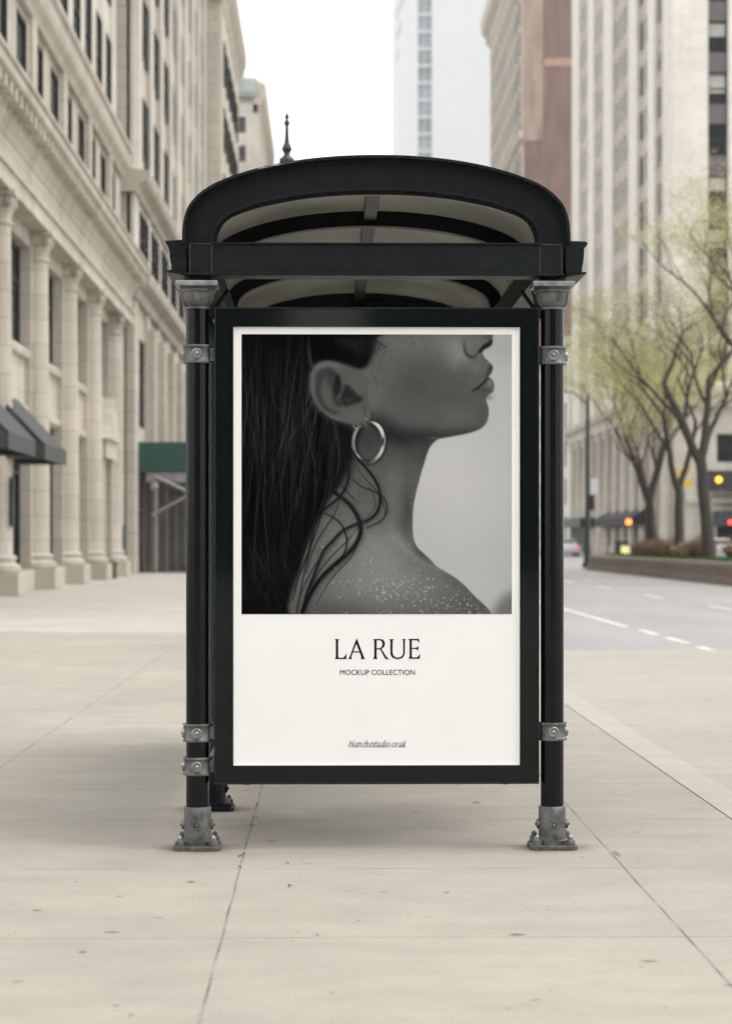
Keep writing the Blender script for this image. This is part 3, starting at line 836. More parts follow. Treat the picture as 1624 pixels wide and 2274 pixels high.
    img = mixin(img, stroke_mask([(1340, 170), (1362, 160), (1382, 140)], [10, 14, 10], soft=3), 18, .8)
    img = mixin(img, stroke_mask([(1352, 112), (1372, 126), (1380, 142)], 14, soft=8), 62, .5)
    # lips
    img = mixin(img, poly([(1290, 402), (1320, 378), (1345, 345), (1358, 305), (1372, 272), (1386, 275), (1388, 292), (1378, 316), (1364, 334), (1330, 372), (1300, 400)], 3), 58, .85)
    img = mixin(img, stroke_mask([(1352, 262), (1366, 256), (1382, 268)], 8, soft=4), 128, .6)
    img = mixin(img, poly([(1286, 404), (1320, 380), (1350, 352), (1368, 338), (1386, 350), (1394, 376), (1390, 402), (1374, 418), (1340, 416), (1310, 410)], 4), 88, .9)
    img = mixin(img, spot(1372, 368, 14, 22), 122, .7)
    img = mixin(img, spot(1345, 404, 34, 12), 56, .6)
    img = mixin(img, stroke_mask([(1284, 406), (1305, 394), (1330, 374), (1352, 352), (1368, 337)], [5, 9, 9, 7, 4], soft=2), 16, .95)
    for k in range(7):
        t0 = k/6
        img = mixin(img, stroke_mask([(1315+42*t0, 388-40*t0), (1318+44*t0, 398-28*t0), (1322+46*t0, 408-24*t0)], [2.4, 1.6, .6], soft=.8), 52, .55)
    img = mixin(img, stroke_mask([(1276, 400), (1282, 412), (1280, 426)], [3, 6, 2], soft=4), 56, .7)
    img = mixin(img, spot(1362, 440, 26, 14), 60, .4)
    for cx, cy, r in ((976, 160, 3), (1024, 140, 2.2), (1170, 340, 3.2), (1140, 318, 2), (1004, 424, 2.6), (1172, 262, 2), (985, 290, 2), (1010, 250, 2.2), (940, 842, 3), (1030, 262, 1.8), (1000, 300, 1.6)):
        img = mixin(img, spot(cx, cy, r, r*1.3), 36, .8)
    # hair mass
    hair = poly([(60, 90), (770, 90), (776, 140), (770, 190), (757, 235), (738, 268), (715, 288), (680, 288), (630, 270), (575, 254), (520, 250), (475, 262), (445, 292), (430, 345), (432, 420), (452, 480), (500, 530), (560, 568), (630, 590),
                 (655, 620), (662, 680), (660, 740), (640, 800), (600, 850), (580, 910), (545, 960), (508, 1020), (478, 1085), (440, 1160), (410, 1240), (385, 1330), (350, 1430), (325, 1520), (310, 1620), (60, 1620)], 9)
    hs = np.full((h, w), 6, np.float32)
    hs += 4*spot(250, 400, 120, 500) + 3*spot(120, 300, 60, 250) + 7*spot(200, 1400, 160, 280) - 3*spot(560, 760, 130, 230) + 12*spot(700, 170, 90, 80)
    img = img*(1-hair) + hs*hair
    # dark neck shade below the ear
    img = mixin(img, poly([(560, 560), (660, 585), (735, 590), (700, 640), (670, 720), (665, 800), (640, 860), (580, 900), (540, 800)], 22), 22, .75)
    img = mixin(img, spot(735, 690, 52, 80), 42, .5)
    # temple hair fading over the cheek
    for k in range(90):
        a = rng.uniform(0, 1)
        x0 = 560 + 215*a; y0 = 105 + rng.uniform(0, 60)
        ex = 690 + rng.uniform(-40, 115); ey = 215 + rng.uniform(-30, 80)
        cxm_ = (x0+ex)/2 + 45 + rng.uniform(-10, 30)
        img = mixin(img, stroke_mask([(x0, y0), (cxm_, (y0+ey)/2 - 10), (ex, ey)], [2.5, 2.2, .5]), rng.choice([14, 24, 44]), rng.uniform(.25, .6))
    for pts in ([(790, 210), (806, 270), (805, 320)], [(752, 300), (780, 345), (800, 372)], [(775, 330), (790, 370), (778, 410)], [(740, 260), (720, 284), (660, 284)], [(770, 215), (750, 268), (700, 292)]):
        img = mixin(img, stroke_mask(pts, [1, 2, .8]), 32, .7)
    # long wet strands
    for k in range(420):
        x0 = rng.uniform(70, 640); y0 = rng.uniform(80, 500)
        ln = rng.uniform(300, 1100); n = 6
        drift = rng.uniform(-120, 90) if x0 < 350 else rng.uniform(-230, 60)
        ph = rng.uniform(0, 6.28); am = rng.uniform(4, 26)
        pts = []
        for i in range(n):
            t0 = i/(n-1); yq = y0 + ln*t0
            xq = x0 + drift*t0**1.4 + am*math.sin(ph + t0*rng.uniform(3, 6))
            lim = np.interp(yq, [250, 560, 760, 1000, 1250, 1560], [430, 560, 620, 500, 400, 320])
            pts.append((min(xq, lim + rng.uniform(-6, 10)), yq))
        tone = float(rng.choice([3, 6, 26, 40, 56, 78, 108], p=[.22, .18, .16, .16, .14, .09, .05]))
        wv = rng.uniform(1.4, 4.2)
        img = mixin(img, stroke_mask(pts, [wv*.4, wv, wv*.9, wv*.4]), tone, rng.uniform(.3, .75))
    for k in range(60):
        x0 = rng.uniform(90, 330); y0 = rng.uniform(1100, 1400)
        pts = [(x0, y0), (x0 + rng.uniform(-25, 35), y0+70), (x0 + rng.uniform(-20, 60), y0+150), (x0 + rng.uniform(-60, 40), y0+240)]
        img = mixin(img, stroke_mask(pts, [.6, 2.2, 2, .5]), float(rng.choice([6, 50, 72])), .55)
    # ear
    ear = poly([(440, 330), (455, 292), (485, 264), (525, 251), (572, 258), (612, 276), (660, 292), (705, 305), (735, 340), (742, 400), (738, 450), (748, 490), (762, 515), (760, 545), (742, 565), (738, 590), (715, 598), (680, 590), (640, 578), (590, 565), (545, 548), (505, 518), (470, 480), (446, 430), (436, 380)], 3)
    es = np.full((h, w), 84, np.float32)
    es += 18*spot(520, 275, 90, 24) + 12*spot(452, 380, 18, 90) + 10*spot(680, 540, 60, 40) + 6*spot(690, 360, 50, 60) + 8*spot(560, 540, 80, 18, .5)
    img = img*(1-ear) + es*ear
    img = mixin(img, stroke_mask([(438, 330), (437, 390), (452, 450), (485, 508), (540, 552), (610, 576), (680, 596)], 10, soft=5), 34, .55)
    img = mixin(img, poly([(468, 345), (480, 312), (505, 290), (540, 284), (570, 302), (590, 335), (600, 372), (588, 385), (572, 345), (550, 330), (522, 335), (505, 370), (500, 420), (515, 465), (545, 500), (590, 520), (575, 530), (530, 515), (495, 480), (470, 420)], 7), 52, .85)
    img = mixin(img, poly([(520, 330), (545, 310), (575, 330), (568, 365), (545, 390), (522, 375)], 12), 48, .7)
    img = mixin(img, spot(515, 400, 22, 60), 88, .55)
    img = mixin(img, poly([(560, 372), (580, 318), (596, 340), (604, 385), (596, 415), (572, 440), (556, 420)], 6), 26, .85)
    img = mixin(img, poly([(608, 392), (625, 374), (645, 382), (665, 405), (682, 425), (712, 440), (706, 462), (670, 474), (625, 488), (600, 470), (598, 430)], 7), 30, .85)
    img = mixin(img, poly([(556, 420), (552, 450), (566, 485), (600, 496), (598, 460), (580, 430)], 7), 44, .75)
    img = mixin(img, stroke_mask([(566, 410), (556, 450), (570, 486), (605, 500), (650, 490), (700, 474)], [4, 8, 10, 10, 8, 4], soft=5), 92, .6)
    img = mixin(img, stroke_mask([(600, 350), (608, 380), (600, 420), (575, 455)], [6, 10, 10, 5], soft=5), 84, .75)
    img = mixin(img, spot(640, 455, 22, 14), 62, .7)
    img = mixin(img, stroke_mask([(716, 470), (722, 500), (726, 530), (732, 556)], [5, 8, 5, 3], soft=4), 58, .7)
    img = mixin(img, spot(745, 520, 12, 30), 92, .5)
    img = mixin(img, stroke_mask([(764, 520), (762, 548), (746, 566)], 7, soft=4), 30, .7)
    # hoop earring
    def hoop(t0):
        a = 0.10
        ex, ey = 76*math.cos(t0), 103*math.sin(t0)
        return (740 + ex*math.cos(a) - ey*math.sin(a) + 2, 670 + ex*math.sin(a) + ey*math.cos(a))
    def arc(a0, a1, n=24): return [hoop(a0 + (a1-a0)*i/(n-1)) for i in range(n)]
    A0, A1 = -1.62, 3.98
    img = mixin(img, stroke_mask([(x+6, y+5) for x, y in arc(A0, A1)], 34, 4, soft=6), 14, .5)
    wid = [13, 26, 33, 36, 36, 34, 32, 29, 26, 24, 24, 23, 20]
    img = mixin(img, stroke_mask(arc(A0, A1), wid, 4), 24)
    img = mixin(img, stroke_mask(arc(A0, A1), [v*.86 for v in wid], 4, soft=1.2), 104, .95)
    def off(a0, a1, k, n=16):
        return [(740 + (x-740)*k, 670 + (y-670)*k) for x, y in arc(a0, a1, n)]
    img = mixin(img, stroke_mask(off(-1.4, -.25, 1.0), [5, 18, 19, 6], 6, soft=1.5), 205, .95)
    img = mixin(img, stroke_mask(off(.05, .95, 1.03), [4, 15, 13, 4], 6, soft=1.5), 200, .9)
    img = mixin(img, stroke_mask(off(-.3, .15, 1.0), [3, 10, 4], 6, soft=2), 40, .8)
    img = mixin(img, stroke_mask(off(-1.2, 1.2, .90), [2, 4, 4, 2], 6, soft=.8), 20, .9)
    img = mixin(img, stroke_mask(off(-1.0, 1.3, 1.10), [2, 3.5, 3.5, 2], 6, soft=.8), 215, .55)
    img = mixin(img, stroke_mask(off(1.15, 1.95, .99), [6, 18, 18, 6], 6, soft=3), 36, .85)
    img = mixin(img, stroke_mask(off(2.0, 2.45, 1.0), [3, 13, 4], 6, soft=1.5), 215, .9)
    img = mixin(img, stroke_mask(off(2.55, 3.0, .97), [3, 8, 3], 6, soft=1.5), 160, .8)
    img = mixin(img, stroke_mask(off(3.05, 3.8, 1.0), [3, 9, 4], 6, soft=1.5), 190, .75)
    img = mixin(img, stroke_mask(off(2.3, 3.9, 1.1), [2, 3, 2], 6, soft=1), 150, .6)
    img = mixin(img, stroke_mask(off(2.2, 3.9, .9), [2, 3, 2], 6, soft=1), 18, .8)
    img = mixin(img, stroke_mask([(664, 590), (672, 600), (682, 602), (684, 592)], 4), 170, .9)
    img = mixin(img, stroke_mask([(726, 548), (734, 556), (742, 556)], 5, soft=1), 150, .8)
    # wet curls on the neck and shoulder
    def lock(pts, wid, n, tone=12):
        nonlocal img
        img = mixin(img, stroke_mask([(x+9, y+7) for x, y in pts], wid*1.3, soft=9), 50, .5)
        img = mixin(img, stroke_mask(pts, [wid*.6, wid, wid*1.05, wid*.8], soft=1.2), tone, .93)
        for k in range(n):
            o = rng.uniform(-.55, .55)*wid
            img = mixin(img, stroke_mask([(x + o*rng.uniform(.7, 1.3), y + o*.4) for x, y in pts], [.6, 1.8, 1.6, .5]), float(rng.choice([4, 52, 70, 84])), rng.uniform(.35, .75))
    lock([(640, 700), (690, 762), (742, 822), (782, 880), (802, 940), (800, 1000), (778, 1050), (735, 1082), (670, 1105), (610, 1135), (560, 1185), (512, 1240), (482, 1310), (452, 1390), (420, 1470), (395, 1580)], 15, 9)
    lock([(500, 880), (560, 930), (620, 975), (662, 1020), (694, 1080), (702, 1140), (680, 1200), (640, 1250), (585, 1298), (535, 1342), (490, 1390), (450, 1450), (415, 1520), (390, 1590)], 23, 14)
    lock([(655, 860), (700, 900), (760, 925), (812, 955), (838, 1000), (832, 1050), (795, 1090), (730, 1122)], 6, 3)
    lock([(480, 1030), (540, 1055), (592, 1090), (622, 1145), (630, 1200), (612, 1260), (560, 1320), (500, 1372)], 7, 3)
    lock([(620, 760), (640, 830), (628, 900), (590, 960), (530, 1010), (470, 1060)], 13, 6)
    lock([(520, 760), (535, 860), (520, 960), (490, 1080), (450, 1200), (400, 1330)], 5, 3)
    lock([(560, 1185), (500, 1260), (440, 1360), (390, 1470), (366, 1580)], 5, 3)
    for pts, wv in (([(600, 720), (615, 800), (600, 880), (560, 950)], 7), ([(560, 800), (590, 880), (640, 940), (690, 990)], 5), ([(600, 960), (560, 1060), (500, 1150), (450, 1250), (420, 1360)], 6),
                    ([(700, 1100), (640, 1180), (560, 1260), (480, 1360), (430, 1470)], 5), ([(690, 1180), (660, 1260), (600, 1330), (540, 1400), (470, 1520)], 5), ([(520, 1000), (470, 1100), (440, 1230), (400, 1400), (372, 1560)], 7),
                    ([(660, 750), (700, 830), (760, 900), (800, 950), (830, 1040), (800, 1100)], 4), ([(450, 1150), (430, 1250), (380, 1380), (350, 1500)], 8), ([(740, 900), (770, 950), (775, 1010), (740, 1060), (690, 1090)], 3)):
        img = mixin(img, stroke_mask(pts, [wv*.4, wv, wv, wv*.5], soft=.8), 14, .85)
        img = mixin(img, stroke_mask([(x + wv*.2, y) for x, y in pts], [.5, wv*.3, wv*.3, .4]), 62, .5)
    for k in range(60):
        x0, y0 = rng.uniform(500, 760), rng.uniform(760, 1180)
        a = rng.uniform(0, 6.28); r = rng.uniform(50, 160); c = rng.uniform(-2.4, 2.4)
        pts = [(x0, y0)]
        for i in range(5):
            a += c*.22; pts.append((pts[-1][0] + math.cos(a)*r/4, pts[-1][1] + math.sin(a)*r/4))
        img = mixin(img, stroke_mask(pts, [.5, 1.3, 1.3, .4]), 34, rng.uniform(.3, .7))
    for pts in ([(660, 1010), (700, 980), (690, 920), (700, 1020)], [(590, 1000), (600, 1080), (680, 1090), (760, 1050)], [(720, 1130), (790, 1150), (840, 1120), (858, 1090)], [(440, 1240), (500, 1250), (520, 1300), (490, 1380)]):
        img = mixin(img, stroke_mask(pts, [.5, 1.6, 1.4, .5]), 36, .6)
    # grains of sand
    def grains(n, cx, cy, sx_, sy_, ang, r0, r1):
        nonlocal img
        for k in range(n):
            u, v = rng.normal(0, sx_), rng.normal(0, sy_)
            gx = cx + u*math.cos(ang) - v*math.sin(ang); gy = cy + u*math.sin(ang) + v*math.cos(ang)
            edge = np.interp(gx, [980, 1100, 1200, 1290, 1362, 1400], [1290, 1335, 1392, 1478, 1545, 1600])
            if gx > 980 and gy < edge: continue
            if gx < 500 or gy > 1570: continue
            r = rng.uniform(r0, r1)
            ix, iy = int((gx-85)*sx), int((gy-112)*sy); R = int(r*sx*2)+3
            y0, y1, x0, x1 = max(0, iy-R), min(h, iy+R+1), max(0, ix-R), min(w, ix+R+1)
            if y1 <= y0 or x1 <= x0: continue
            d = np.hypot(X[y0:y1, x0:x1]-gx, (Yv[y0:y1, x0:x1]-gy)*rng.uniform(.8, 1.3))
            sh = np.clip(1 - np.hypot(X[y0:y1, x0:x1]-gx-r*.8, Yv[y0:y1, x0:x1]-gy-r*.9)/(r*1.2), 0, 1)
            img[y0:y1, x0:x1] += (44 - img[y0:y1, x0:x1])*sh*.6
            mk = np.clip(1.4 - d/r, 0, 1)
            img[y0:y1, x0:x1] += (rng.uniform(120, 205) - img[y0:y1, x0:x1])*mk
    grains(130, 830, 1440, 95, 32, .12, 2.4, 5.2)
    grains(130, 1040, 1480, 130, 48, .2, 2.2, 4.6)
    grains(90, 900, 1340, 190, 70, .25, 1.6, 3.6)
    grains(60, 1270, 1510, 70, 26, .75, 2.0, 4.0)
    grains(50, 700, 1390, 110, 40, -.5, 1.8, 4.2)
    grains(26, 890, 1210, 60, 60, .5, 1.6, 3.4)
    grains(12, 930, 960, 30, 80, 0, 1.4, 3.0)
    grains(20, 940, 1560, 160, 12, 0, 2.6, 5.0)
    img = img.reshape(H, SS, W, SS).mean(axis=(1, 3))
    return np.clip(img, 2, 255)

PW, PH = 440, 456
tone = paint_portrait(PW, PH)
q0x, q1x, q0z, q1z = bx(536, 1135.3, 742, 1363.7, YS)
def portrait_mesh():
    gx = np.linspace(q0x, q1x, PW+1); gz = np.linspace(q1z, q0z, PH+1)
    co = np.zeros(((PH+1)*(PW+1), 3), np.float32)
    co[:,0] = np.tile(gx, PH+1) - PO.loc[0]; co[:,2] = np.repeat(gz, PW+1) - PO.loc[2]; co[:,1] = -0.0012
    i = np.arange(PH*PW); r, c = i//PW, i % PW; a = r*(PW+1)+c
    quads = np.stack([a, a+PW+1, a+PW+2, a+1], 1).astype(np.int32)
    me = bpy.data.meshes.new("portrait_print")
    me.vertices.add(len(co)); me.vertices.foreach_set('co', co.ravel())
    me.loops.add(quads.size); me.loops.foreach_set('vertex_index', quads.ravel())
    me.polygons.add(len(quads)); me.polygons.foreach_set('loop_start', np.arange(len(quads), dtype=np.int32)*4)
    me.update(calc_edges=True); me.validate()
    tp = np.pad(tone, ((0,1),(0,1)), mode='edge'); tq = np.pad(tone, ((1,0),(1,0)), mode='edge')
    tv = (tp + tq)/2/255.0
    lin = np.where(tv <= 0.04045, tv/12.92, ((tv+0.055)/1.055)**2.4)*0.90
    ca = me.color_attributes.new("print_tone", 'FLOAT_COLOR', 'POINT')
    rgba = np.ones((lin.size, 4), np.float32)
    rgba[:,0] = lin.ravel(); rgba[:,1] = lin.ravel()*0.992; rgba[:,2] = lin.ravel()*0.975
    ca.data.foreach_set('color', rgba.ravel())
    m, nt, b = nodes_of("printed_grey_inks")
    at = nt.nodes.new('ShaderNodeVertexColor'); at.layer_name = "print_tone"
    nt.links.new(at.outputs['Color'], b.inputs['Base Color'])
    b.inputs['Roughness'].default_value = 0.9; b.inputs['Specular IOR Level'].default_value = 0.02
    me.materials.append(m)
    o = bpy.data.objects.new("portrait_print", me); COL.objects.link(o); o.parent = sheet
    return o
portrait_mesh()

# lettering on the sheet
YT = YS - 0.001
def curve_text(name, polys):
    cu = bpy.data.curves.new(name, 'CURVE'); cu.dimensions = '2D'; cu.fill_mode = 'BOTH'; cu.extrude = 0.0003
    for pts in polys:
        s_ = cu.splines.new('POLY'); s_.points.add(len(pts)-1)
        for i, (x, z) in enumerate(pts): s_.points[i].co = (x, z, 0, 1)
        s_.use_cyclic_u = True
    return from_curve(name, cu)
def from_curve(name, cu, shift=(0,0)):
    tmp = bpy.data.objects.new(name, cu); COL.objects.link(tmp)
    dg = bpy.context.evaluated_depsgraph_get(); dg.update()
    me = bpy.data.meshes.new_from_object(tmp.evaluated_get(dg))
    bpy.data.objects.remove(tmp)
    return me
def add_text(name, me, fn):
    """fn maps curve-plane x,y to world x,z."""
    for v in me.vertices:
        x, z = fn(v.co.x, v.co.y)
        v.co = (x - PO.loc[0], YT + v.co.z*0.5 - PO.loc[1], z - PO.loc[2])
    me.materials.clear(); me.materials.append(M_INK)
    o = bpy.data.objects.new(name, me); COL.objects.link(o); o.parent = sheet
    return o
def from_zoom(x, y): return P((1200 + x/2.498)/1.8017, (2450 + y/2.498)/1.8017, YS)
GL = {
 'L': [[(346,268),(390,268),(390,272),(381,280),(379,296),(379,436),(384,452),(395,456),(420,455),(441,444),(460,416),(463,418),(460,467),(346,467),(346,463),(355,453),(356,440),(356,295),(354,280),(346,272)]],
 'A': [[(560,266),(567,266),(634,440),(641,456),(646,463),(646,467),(604,467),(604,463),(611,456),(609,443),(595,402),(526,402),(512,440),(511,453),(518,463),(518,467),(480,467),(480,463),(489,452),(498,434)],[(560,314),(531,390),(590,390)]],
 'R': [[(728,268),(800,266),(828,274),(842,293),(846,318),(838,346),(812,366),(845,420),(866,450),(886,464),(884,468),(866,469),(850,462),(838,445),(800,372),(763,372),(762,445),(771,462),(771,466),(728,466),(728,462),(739,447),(740,290),(737,276),(728,271)],[(763,280),(795,278),(814,290),(822,318),(814,345),(795,358),(763,360)]],
 'U': [[(891,268),(934,268),(934,272),(924,282),(922,300),(922,400),(930,430),(950,448),(978,452),(1005,445),(1024,425),(1029,395),(1029,290),(1027,277),(1019,271),(1019,267),(1055,267),(1055,271),(1047,280),(1045,295),(1045,395),(1040,430),(1020,457),(985,467),(950,465),(918,450),(903,425),(900,395),(900,290),(898,278),(891,272)]],
 'E': [[(1080,266),(1187,265),(1188,306),(1184,306),(1178,290),(1165,279),(1115,279),(1114,355),(1150,355),(1170,348),(1177,338),(1180,338),(1180,382),(1177,382),(1170,373),(1150,366),(1114,366),(1114,435),(1118,450),(1160,451),(1180,440),(1193,416),(1196,417),(1193,464),(1080,464),(1080,460),(1090,450),(1092,435),(1092,290),(1090,277),(1080,270)]],
}
polys = []
for g in GL.values():
    for pl in g: polys.append([(x/100, y/100) for x, y in pl])
add_text("title_lettering", curve_text("title_lettering", polys), lambda x, y: from_zoom(x*100, y*100))
fc = bpy.data.curves.new("subtitle_lettering", 'FONT'); fc.body = "MOCKUP COLLECTION"; fc.size = 1.0; fc.space_character = 1.02; fc.extrude = 0.0003
me = from_curve("subtitle_lettering", fc)
xs = [v.co.x for v in me.vertices]; ys = [v.co.y for v in me.vertices]
bxa, bxb, bya, byb = min(xs), max(xs), min(ys), max(ys)
add_text("subtitle_lettering", me, lambda x, y: from_zoom(398 + (x-bxa)/(bxb-bxa)*746, 625.5 - (y-bya)/(byb-bya)*51.5))
# the italic web address, drawn with a broad pen
IT = {
 'b': (.62, [[(.02,1.47),(0,.7),(0,.15)], [(0,.55),(.22,.97),(.42,.95),(.48,.65),(.4,.2),(.2,0),(.06,.06),(0,.2)]]),
 'l': (.34, [[(.02,1.47),(0,.5),(.03,.08),(.14,0),(.26,.14)]]),
 'a': (.66, [[(.48,.9),(.36,1),(.16,.85),(.03,.5),(.03,.15),(.14,0),(.32,.2),(.47,.6)], [(.5,1.0),(.45,.4),(.46,.06),(.54,0),(.66,.15)]]),
 'n': (.72, [[(-.06,.86),(.04,1),(.02,.5),(0,0)], [(.02,.5),(.22,.92),(.4,1),(.46,.8),(.43,.3),(.46,.05),(.55,0),(.68,.15)]]),
 'c': (.5, [[(.44,.8),(.36,1),(.18,.9),(.03,.5),(.04,.15),(.16,0),(.32,.06),(.44,.22)]]),
 'h': (.7, [[(.02,1.47),(.01,.7),(0,0)], [(.02,.5),(.22,.92),(.4,1),(.46,.8),(.43,.3),(.46,.05),(.55,0),(.66,.15)]]),
 'e': (.5, [[(.05,.42),(.28,.52),(.42,.72),(.4,.95),(.26,.99),(.08,.7),(.02,.32),(.12,.02),(.28,.03),(.44,.22)]]),
 's': (.44, [[(.36,.8),(.3,1),(.14,.96),(.09,.76),(.2,.52),(.3,.26),(.22,.02),(.08,0),(-.02,.2)]]),
 't': (.4, [[(.12,1.3),(.06,.6),(.04,.12),(.13,0),(.28,.14)], [(-.06,.96),(.14,.98),(.28,.97)]]),
 'u': (.7, [[(-.06,.86),(.03,1),(.01,.5),(.02,.1),(.12,0),(.3,.2),(.46,.6)], [(.5,1),(.45,.4),(.46,.06),(.54,0),(.68,.15)]]),
 'd': (.68, [[(.48,.9),(.36,1),(.16,.85),(.03,.5),(.03,.15),(.14,0),(.32,.2),(.47,.6)], [(.53,1.47),(.49,.8),(.45,.3),(.47,.05),(.55,0),(.66,.15)]]),
 'i': (.32, [[(-.06,.86),(.04,1),(.01,.5),(.03,.06),(.11,0),(.24,.15)], [(.04,1.34),(.06,1.36)]]),
 'o': (.56, [[(.24,1),(.08,.85),(.02,.45),(.08,.1),(.22,0),(.4,.15),(.47,.55),(.42,.88),(.26,1)]]),
 '.': (.26, [[(.03,.03),(.06,.05)]]),
 'k': (.58, [[(.02,1.47),(.01,.7),(0,0)], [(.01,.42),(.2,.72),(.36,1),(.44,.9)], [(.1,.55),(.24,.3),(.36,.02),(.44,0),(.54,.14)]]),
}
word = "blanchestudio.co.uk"
tot = sum(IT[c][0] for c in word) - .1
mbt = MB(); cur = 0.0; kq = 0
sc_ = (1060 - 493)/tot
for c in word:
    adv, strokes = IT[c]
    for st in strokes:
        q = spline(st, 6)
        pts = []
        for x, y in q:
            X_ = 486 + (cur + x*0.8)*sc_ + y*46*0.25; Z_ = 1348 - y*46
            pts.append((X_, Z_))
        dot = len(st) == 2
        nx, ny = (3.1, 0.9) if not dot else (4.6, 0.6)
        nv = len(mbt.v)
        for (xa_, ya_), (xb_, yb_) in zip(pts[:-1], pts[1:]):
            w1 = 1.0 if not dot else 4.0
            dx, dy = xb_-xa_, yb_-ya_; l = math.hypot(dx, dy) or 1
            px_, py_ = -dy/l, dx/l
            half = max(w1, abs(px_*nx + py_*ny*-1))
            e = 0.6
            cs = [(xa_-dx/l*e+px_*half, ya_-dy/l*e+py_*half), (xb_+dx/l*e+px_*half, yb_+dy/l*e+py_*half), (xb_+dx/l*e-px_*half, yb_+dy/l*e-py_*half), (xa_-dx/l*e-px_*half, ya_-dy/l*e-py_*half)]
            kq += 1
            vs = [(from_zoom(a, b_)[0], YT - 0.0000012*kq, from_zoom(a, b_)[1]) for a, b_ in cs]
            mbt.add(vs, [(0, 1, 2, 3)])
    cur += adv
make("address_lettering", mbt, M_INK, sheet, PO.loc)
# ------------------------------------------------------------------ buildings
class Face:
    """A facade plane. kind L: wall on the left of the street facing +X; R: facing -X; F: facing the camera; B: facing away from it."""
    def __init__(self, kind, pos):
        self.k, self.p = kind, pos
    def put(self, mb, s0, s1, z0, z1, d0, d1):
        if self.k == 'L': mb.box(self.p+d0, self.p+d1, s0, s1, z0, z1)
        elif self.k == 'R': mb.box(self.p-d0, self.p-d1, s0, s1, z0, z1)
        elif self.k == 'F': mb.box(s0, s1, self.p-d0, self.p-d1, z0, z1)
        else: mb.box(s0, s1, self.p+d0, self.p+d1, z0, z1)
        return mb
    def profile(self, mb, prof, s0, s1):
        """Moulding: prof is [(d, z)] run along the facade."""
        if self.k == 'L': mb.prism([(self.p+d, z) for d, z in prof], 'y', s0, s1)
        elif self.k == 'R': mb.prism([(self.p-d, z) for d, z in prof], 'y', s0, s1)
        elif self.k == 'F': mb.prism([(self.p-d, z) for d, z in prof], 'x', s0, s1)
        else: mb.prism([(self.p+d, z) for d, z in prof], 'x', s0, s1)
        return mb

def comp(ints, a, b):
    out = []; cur = a
    for p, q in sorted(ints):
        if p > cur + 1e-6: out.append((cur, p))
        cur = max(cur, q)
    if cur < b - 1e-6: out.append((cur, b))
    return out

def grid_wall(T, name, face, m_wall, m_span, cols, rows, s0, s1, z0, z1, depth=0.6, rec=0.15, proud=()):
    """One connected facade sheet stepped in depth: piers (some standing proud), set-back spandrels, and window niches. Returns the openings."""
    sb = {s0, s1}; zb = {z0, z1}
    for a, b in cols: sb |= {a, b}
    for a, b, d in proud: sb |= {max(a, s0), min(b, s1)}
    for c, d in rows: zb |= {c, d}
    sb, zb = sorted(sb), sorted(zb)
    ns, nz = len(sb)-1, len(zb)-1
    inside = lambda v, ints: any(p[0] - 1e-6 < v < p[1] + 1e-6 for p in ints)
    def cell(i, j):
        if i < 0 or j < 0 or i >= ns or j >= nz: return -depth-0.05, 0
        s, z = (sb[i]+sb[i+1])/2, (zb[j]+zb[j+1])/2
        if inside(s, cols): return (-depth, 1) if inside(z, rows) else (-rec, 1)
        for a, b, d in proud:
            if a < s < b: return d, 0
        return 0.0, 0
    mb = MB(); idx = {}; mi = []
    def V(s, z, d):
        k = (round(s, 4), round(z, 4), round(d, 4))
        if k not in idx:
            idx[k] = len(mb.v)
            p = face.p
            mb.v.append({'L': (p+d, s, z), 'R': (p-d, s, z), 'F': (s, p-d, z), 'B': (s, p+d, z)}[face.k])
        return idx[k]
    def Q(q, m):
        if len(set(q)) == 4: mb.f.append(tuple(q)); mi.append(m)
    for i in range(-1, ns):
        for j in range(-1, nz):
            d, m = cell(i, j)
            if i >= 0 and j >= 0:
                Q([V(sb[i], zb[j], d), V(sb[i+1], zb[j], d), V(sb[i+1], zb[j+1], d), V(sb[i], zb[j+1], d)], m)
            d2, m2 = cell(i+1, j)
            if j >= 0 and abs(d-d2) > 1e-5:
                Q([V(sb[i+1], zb[j], d), V(sb[i+1], zb[j], d2), V(sb[i+1], zb[j+1], d2), V(sb[i+1], zb[j+1], d)], m if d > d2 else m2)
            d2, m2 = cell(i, j+1)
            if i >= 0 and abs(d-d2) > 1e-5:
                Q([V(sb[i], zb[j+1], d), V(sb[i+1], zb[j+1], d), V(sb[i+1], zb[j+1], d2), V(sb[i], zb[j+1], d2)], m if d > d2 else m2)
    o = T.part(name, mb, m_wall)
    o.data.materials.append(m_span)
    o.data.polygons.foreach_set('material_index', mi)
    return [(a, b, c, d) for a, b in cols for c, d in rows]

